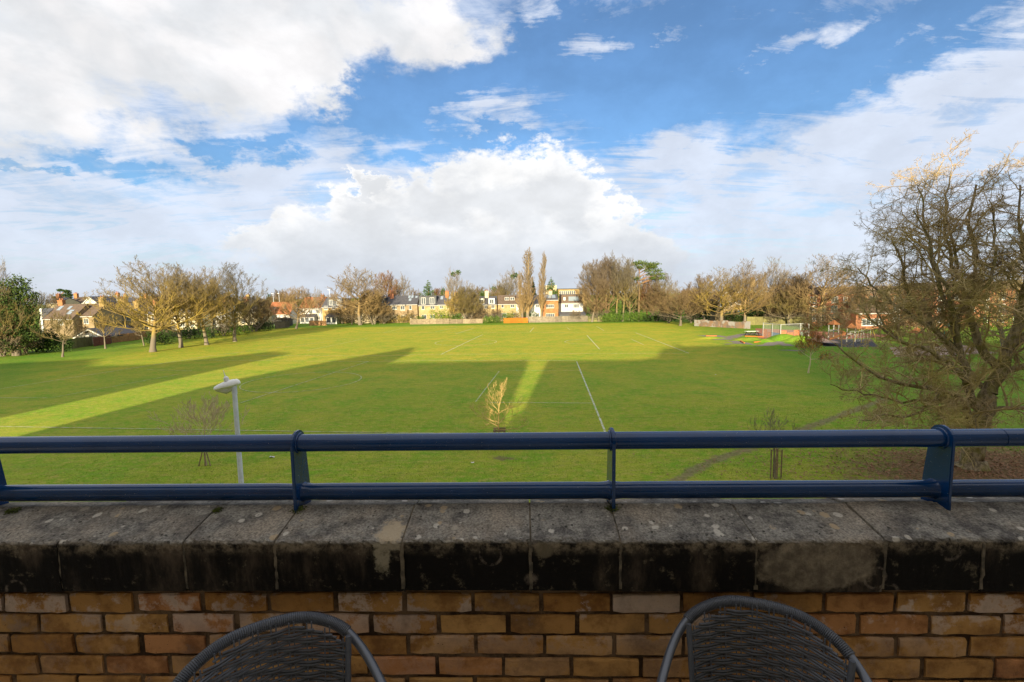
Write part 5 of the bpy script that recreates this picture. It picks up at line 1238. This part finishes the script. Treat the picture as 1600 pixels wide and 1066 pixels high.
fence('olive green fence right of the tall grey fence', [gy(919.6, 138), gy(945, 137.5)], 1.5, F_OLIV, seed=6)
fence('low tan fence by the narrow grey tree', [gy(482, 141), gy(509, 140)], 1.5, F_TAN, seed=7)
fence('olive fence beside the garage at the left', [G(108, 546), G(146, 540)], 1.8, F_OLIV, seed=8)
fence('dark red fence right of the garage', [G(147, 541.5), G(174, 537)], 1.7, F_RED, seed=9)
fence('brown garden fence behind the young trees at the left', [G(175, 536), G(238, 529)], 1.6, F_TAN, seed=10)
fence('grey garden fence behind the left row of trees', [G(240, 529), G(330, 522), G(428, 513)], 1.5, F_GREY, seed=11)
fence('short grey fence before the orange roofed bungalow', [G(430, 514), G(453, 511.5)], 1.8, F_GREY, seed=12)
fence('brown fence behind the ball court', [gy(1168, 116), gy(1262, 112)], 2.0, F_OLIV, seed=13)
# painted boundary wall on the right
bw_ = empty('boundary_wall', (0, 0, 0), 0, label='old brick boundary wall with faded painted patches on the right', cat='wall')
A = G(1085, 509.5); B = G(1172, 514); m_, t, b = material('painted_wall', .9, .1); p = pos(t)
c = t.mix(t.sm(t.noise(p, .9, 5, .7), .4, .6), (.22, .14, .085), (.15, .12, .10)); c = t.mix(t.sm(t.noise(t.v('ADD', p, (9, 9, 9)), .55, 4, .6), .50, .58), c, (.26, .25, .24)); c = t.mix(t.sm(t.noise(t.v('ADD', p, (3, 1, 7)), .8, 4, .6), .62, .66), c, (.28, .11, .08))
t.put(b.inputs['Base Color'], c)
dr = (B-A).normalized(); nr = Vector((-dr.y, dr.x, 0))*.12; n = 8
for k in range(n):
    a = A.lerp(B, k/n+.002); e = A.lerp(B, (k+1)/n-.002); hz = 1.5+.12*math.sin(k*2)
    MB().add([a-nr, e-nr, e+nr, a+nr]+[q+Vector((0, 0, hz)) for q in (a-nr, e-nr, e+nr, a+nr)], [(0,3,2,1),(4,5,6,7),(0,1,5,4),(1,2,6,5),(2,3,7,6),(3,0,4,7)]).build('wall_bay', m_, bw_)
# ------------------------------------------------------------------ lamp post
m_galv = simple('galvanised_steel', (.62, .66, .72), (.50, .54, .60), 6, .6, .4, .0, bm=.001)
m_head = simple('lantern_shell', (.92, .92, .90), (.80, .80, .78), 5, .5, bm=.001)
m_bowl, t, b = material('lamp_bowl', .25, .5); b.inputs['Base Color'].default_value = (.62, .62, .58, 1)
LY = 11.4; q = D(366, 606, LY)
lp = empty('street_lamp', (q.x, LY, 0), 0, label='galvanised street lamp with pale lantern and cone shaped photocell', cat='street lamp')
ht = q.z
MB().tube([(0,0,0), (0,0,1.6)], .085, 16).tube([(0,0,1.6), (0,0,1.7), (0,0,ht)], [.085, .064, .052], 16).build('pole', m_galv, lp, True)
MB().tube([(0,0,ht-.15), (0,0,ht+.06)], .06, 14).build('collar', m_galv, lp, True)
hd = MB(); prof = [(-.44, .012, .012), (-.42, .05, .035), (-.34, .095, .055), (-.2, .125, .072), (-.05, .125, .08), (.04, .105, .078), (.08, .075, .07), (.12, .07, .068), (.16, .045, .045), (.175, .01, .01)]
V = []; sg = 20
for x, ry, rz_ in prof:
    for k in range(sg):
        a = 2*math.pi*k/sg; sn = math.sin(a); V.append((x, math.cos(a)*ry, (sn*rz_*(1.0 if sn > 0 else .55))))
hd.add(V, [(i*sg+k, i*sg+(k+1) % sg, (i+1)*sg+(k+1) % sg, (i+1)*sg+k) for i in range(len(prof)-1) for k in range(sg)]+[tuple(range(sg-1, -1, -1)), tuple(range((len(prof)-1)*sg, len(prof)*sg))])
ho = hd.build('lantern', m_head, lp, True); ho.location = (-.03, 0, ht+.085); ho.rotation_euler = (0, R(-14), R(8)); ho.scale = (1.0, 1.0, 1.5)
MB().tube([(-.40,0,-.012), (-.2,0,-.05), (.0,0,-.045)], [.03, .075, .05], 12).build('bowl', m_bowl, ho, True)
MB().lathe([(.058, 0), (.058, .05), (.04, .065), (.012, .085), (.004, .19)], 12, (-.10, 0, .075)).build('photocell', m_white, ho, True)

# ------------------------------------------------------------------ bumpy cycle track, ball court, playground
m_asph = simple('track_asphalt', (.185, .155, .135), (.135, .115, .10), 3, bm=.004)
m_orb = simple('orange_board', (.44, .15, .03), (.38, .12, .03), 4)
def mound(label, px, py, rx, ry, h, seed):
    g = G(px, py); rg = random.Random(seed); V = []; n, mR = 28, 7
    for j in range(mR+1):
        f = 1-j/mR
        for k in range(n):
            a = 2*math.pi*k/n; rr = f*(1+.12*math.sin(a*2+seed)+.06*math.sin(a*5+seed)); V.append((math.cos(a)*rx*rr, math.sin(a)*ry*rr, -.02+h*(1-f*f)**1.5+rg.uniform(-.02, .02)))
    Fc = [(j*n+k, j*n+(k+1) % n, (j+1)*n+(k+1) % n, (j+1)*n+k) for j in range(mR) for k in range(n)]
    me = bpy.data.meshes.new('grass_mound'); me.from_pydata(V, [], Fc); me.polygons.foreach_set('use_smooth', [True]*len(Fc)); me.update()
    o = link('grass_mound', me, m_grass, kind='structure'); o.location = g; return o
mound('', 1152, 541, 3.2, 1.6, .35, 1); mound('', 1205, 545, 6.5, 2.0, .45, 2); mound('', 1225, 532, 3.0, 2.6, 1.1, 3); mound('', 1170, 531.5, 3.4, 1.3, .45, 4); mound('', 1290, 546, 6, 2.5, .4, 5); mound('', 1195, 534, 2.2, 1.3, .5, 6); mound('', 1110, 529, 3, 1.4, .35, 7); mound('', 1250, 533, 3.4, 2.2, .95, 8)
def track(pts, wd, z=.012, name='cycle_track'): return ribbon(name, [G(*q) for q in pts], wd, m_asph, z=z, n=50, kind='structure')
track([(1103,524), (1118,526), (1132,531)], 1.8)
track([(1140,528), (1158,523.5), (1176,522), (1200,524), (1218,530), (1205,538), (1180,541), (1158,536), (1142,533)], 1.0, .016)
track([(1145,537), (1165,540), (1185,541)], 1.7, .020)
track([(1180,541), (1215,546), (1250,548), (1300,547), (1330,543)], .75, .024)
track([(1232,541), (1225,538), (1216,537)], .8, .028)
m_clay = simple('bare_ramp_earth', (.36, .26, .20), (.26, .18, .14), 2)
rp = ribbon('path', [G(1252,530), G(1268,533), G(1285,537), G(1300,541)], 1.2, m_clay, z=.5, n=20, kind='structure')
for (x0, y0, x1, y1), lb in zip([(1103,525.5,1120,525.5), (1164,526,1203,527.5), (1157,533.5,1163,537), (1178,535.5,1188,535)], ['orange edge board at the left end of the cycle track', 'long orange edge board across the cycle track', 'short slanting orange board on the cycle track', 'small orange board at the foot of the cycle track']):
    a, e = G(x0, y0), G(x1, y1); mid_ = (a+e)/2; L = (e-a).length; o = MB().box(-L/2, L/2, -.04, .04, 0, .12).box(-L/2, L/2, -.12, .12, .12, .17).build('edge_board', m_orb, label=lb, cat='board'); o.location = mid_; o.rotation_euler = (0, 0, math.atan2(e.y-a.y, e.x-a.x))
# picnic table
m_dk = simple('dark_timber', (.05, .05, .05), (.03, .03, .03), 5)
g = G(1175, 524.5); pt_ = empty('picnic_table', g, .05, label='picnic table with pale top beside the cycle track', cat='table')
MB().box(-1.25, 1.25, -.4, .4, .76, .84).build('tabletop', simple('pale_tabletop', (.55, .58, .5)), pt_)
for sg in (-1, 1):
    MB().box(-1.25, 1.25, sg*.72-.15, sg*.72+.15, .42, .48).build('seat', m_dk, pt_)
    for x in (-.9, 0.0, .9): MB().tube([(x, sg*.15, .76), (x, sg*.85, 0)], .075, 6).build('leg', m_dk, pt_)
# ball court fence
m_steel = simple('court_steel', (.36, .38, .36), (.28, .30, .29), 6, .5)
m_cb = simple('blue_panel', (.12, .26, .42)); m_co = simple('orange_panel', (.60, .17, .05)); m_rub = simple('orange_rubber_surface', (.30, .12, .07), (.24, .095, .06), 2)
m_mesh = simple('green_mesh', (.15, .24, .20))
bc = empty('ball_court', G(1192, 529), 0, label='steel framed ball court with blue and orange panels', cat='ball court')
O = bc.location
crt = [(1192, 527), (1206, 529), (1219, 531), (1250, 529), (1263, 528)]
cp = [G(*q)-O for q in crt]; Hc = 2.6
for a in cp: MB().box(a.x-.06, a.x+.06, a.y-.06, a.y+.06, 0, Hc).build('post', m_steel, bc)
for i, (a, e) in enumerate(zip(cp, cp[1:])):
    MB().tube([a+Vector((0,0,Hc-.05)), e+Vector((0,0,Hc-.05))], .05, 6).build('top_bar', m_steel, bc)
    nb_ = max(3, int((e-a).length/.22)); mb = MB()
    for k in range(1, nb_): q = a.lerp(e, k/nb_); mb.box(q.x-.012, q.x+.012, q.y-.012, q.y+.012, 0, Hc-.1)
    mb.build('mesh_bars', m_steel, bc, kind='stuff')
    npn = max(1, round((e-a).length/1.6))
    for k in range(npn):
        u0, u1 = a.lerp(e, (k+.06)/npn), a.lerp(e, (k+.94)/npn); off = Vector((0, .08, 0)); z0, z1 = (.1, 1.1) if (k+i) % 2 else (.1, 1.5)
        MB().add([u0+off+Vector((0,0,z0)), u1+off+Vector((0,0,z0)), u1+off+Vector((0,0,z1)), u0+off+Vector((0,0,z1)), u0+off*1.5+Vector((0,0,z0)), u1+off*1.5+Vector((0,0,z0)), u1+off*1.5+Vector((0,0,z1)), u0+off*1.5+Vector((0,0,z1))], [(0,1,2,3),(7,6,5,4),(3,2,6,7),(0,3,7,4),(1,5,6,2),(0,4,5,1)]).build('panel', (m_co, m_cb, m_co, m_mesh)[(k*2+i) % 4], bc)
def sheet(name, pix, m_, z): return link(name, npmesh(name, np.array([[*G(*q).xy, z] for q in pix]), np.array([[0, 1, 2, 3]])), m_, kind='structure')
sheet('play_surface', [(1185, 529), (1290, 532), (1420, 524), (1180, 513)], m_rub, .006)
sheet('play_surface', [(1288, 543), (1372, 542), (1362, 530), (1280, 531)], simple('dark_rubber_surface', (.045, .048, .06), (.035, .036, .045), 2), .010)
sheet('play_surface', [(1400, 558), (1560, 552), (1500, 538), (1390, 543)], m_clay, .006)
m_or = simple('play_orange', (.21, .085, .03)); m_ye = simple('play_yellow', (.30, .22, .05)); m_wh = simple('play_white', (.26, .26, .25)); m_tq = simple('play_turquoise', (.05, .30, .27))
def swing(label, px, py, w_, h, m_, cat='swing'):
    rt = empty('swing_frame', G(px, py), .2, label=label, cat=cat)
    for sg in (-1, 1):
        for dy_ in (-1, 1): MB().tube([(sg*w_/2, 0, h), (sg*w_/2+sg*.2, dy_*.7, 0)], .035, 8).build('leg', m_, rt)
    MB().tube([(-w_/2-.2, 0, h), (w_/2+.2, 0, h)], .035, 8).build('crossbar', m_, rt)
    for x in (-w_/4, w_/4):
        o = MB().box(x-.25, x+.25, -.12, .12, .5, .56).build('seat', m_dk, rt)
        for s2 in (-.22, .22): MB().tube([(x+s2, 0, .56), (x+s2, 0, h)], .018, 5).build('chain', m_steel, o)
def slide(label, px, py, h, m1, m2, rz=.3, L=3.2):
    rt = empty('slide', G(px, py), rz, label=label, cat='slide')
    MB().prism_x([(-.0, .0), (0, .0), (.0, .0)], 0, 0) 
    MB().add([(0, -.3, h), (L, -.3, .25), (L, .3, .25), (0, .3, h), (0, -.3, h-.08), (L, -.3, .17), (L, .3, .17), (0, .3, h-.08)], [(0,1,2,3),(7,6,5,4),(0,4,5,1),(2,6,7,3),(1,5,6,2),(3,7,4,0)]).build('chute', m1, rt)
    for sg in (-1, 1): MB().add([(0, sg*.3, h), (L, sg*.3, .25), (L, sg*.3, .45), (0, sg*.3, h+.22), (0, sg*.35, h), (L, sg*.35, .25), (L, sg*.35, .45), (0, sg*.35, h+.22)], [(0,1,2,3),(7,6,5,4),(0,4,5,1),(3,2,6,7),(1,5,6,2),(0,3,7,4)]).build('side', m1, rt)
    MB().box(-1.2, 0, -.5, .5, h-.1, h).build('platform', m2, rt)
    for x in (-1.15, -.05):
        for y in (-.45, .45): MB().box(x-.05, x+.05, y-.05, y+.05, 0, h+.9).build('post', m2, rt)
    MB().add([(-1.35, -.65, h+.9), (.15, -.65, h+.9), (.15, .65, h+.9), (-1.35, .65, h+.9), (-.6, 0, h+1.7)], [(3,2,1,0),(0,1,4),(1,2,4),(2,3,4),(3,0,4)]).build('roof', m1, rt)
    for k in range(5): MB().box(-1.75+.1*k, -1.65+.1*k, -.3, .3, .25+.25*k, .3+.25*k).build('step', m2, rt)
slide('orange play tower with slide on the orange surface', 1306, 529, 1.5, m_or, m_steel)
slide('white and orange slide tower at the middle of the playground', 1322, 534, 1.3, m_or, m_wh, 2.6, 2.2)
swing('yellow swing frame on the dark playground surface', 1352, 536, 2.4, 2.2, m_ye)
swing('white swing frame left of the great tree limbs', 1337, 541, 2.2, 2.2, m_wh)
slide('orange and yellow play unit behind the great tree', 1437, 545, 1.3, m_or, m_ye, .1, 2.6)
slide('turquoise play tower at the right behind the great tree', 1482, 535, 1.6, m_tq, m_ye, 1.2)
# parked cars glimpsed on the road by the flats are hidden; litter on the grass
m_lit = simple('paper_litter', (.75, .75, .74))
for px, py, lb in [(420, 716, 'scrap of white litter on the grass right of the lamp post'), (736, 724, 'tiny white scrap on the grass left of the bare ring'), (1117, 586, 'small white scrap on the grass on the right')]:
    rg = random.Random(px); V = [(x*.09+rg.uniform(-.02, .02), y*.05+rg.uniform(-.02, .02), .05+rg.uniform(-.02, .04)) for y in range(3) for x in range(4)]
    V += [(x, y, z-.012) for x, y, z in V]
    Fc = [(j*4+i, j*4+i+1, j*4+i+5, j*4+i+4) for j in range(2) for i in range(3)]; Fc += [tuple(k+12 for k in f[::-1]) for f in Fc]
    o = link('litter', npmesh('litter', np.array(V), np.array(Fc)), m_lit, label=lb, cat='litter'); o.location = G(px, py)
    o.scale = (1, 1, 1) if px == 420 else (.6, .6, .6)
# a few lamp columns on the far skyline
for px, top, Y, lb in [(184, 462, 150, 'far lamp column left of the nearest big tree'), (428, 459, 170, 'left of two far lamp columns above the orange bungalow'), (437, 459, 175, 'right of two far lamp columns above the orange bungalow'), (516, 453, 160, 'far lamp column above the dark dormer house')]:
    g = D(px, 480, Y); z = D(px, top, Y).z; rt = empty('street_lamp', (g.x, Y, 0), 0, label=lb, cat='street lamp', group='far lamp columns')
    MB().tube([(0,0,0), (0,0,z)], [.09, .06], 6).build('pole', m_galv, rt); MB().box(-.5, .1, -.1, .1, z, z+.12).build('lantern', m_head, rt)
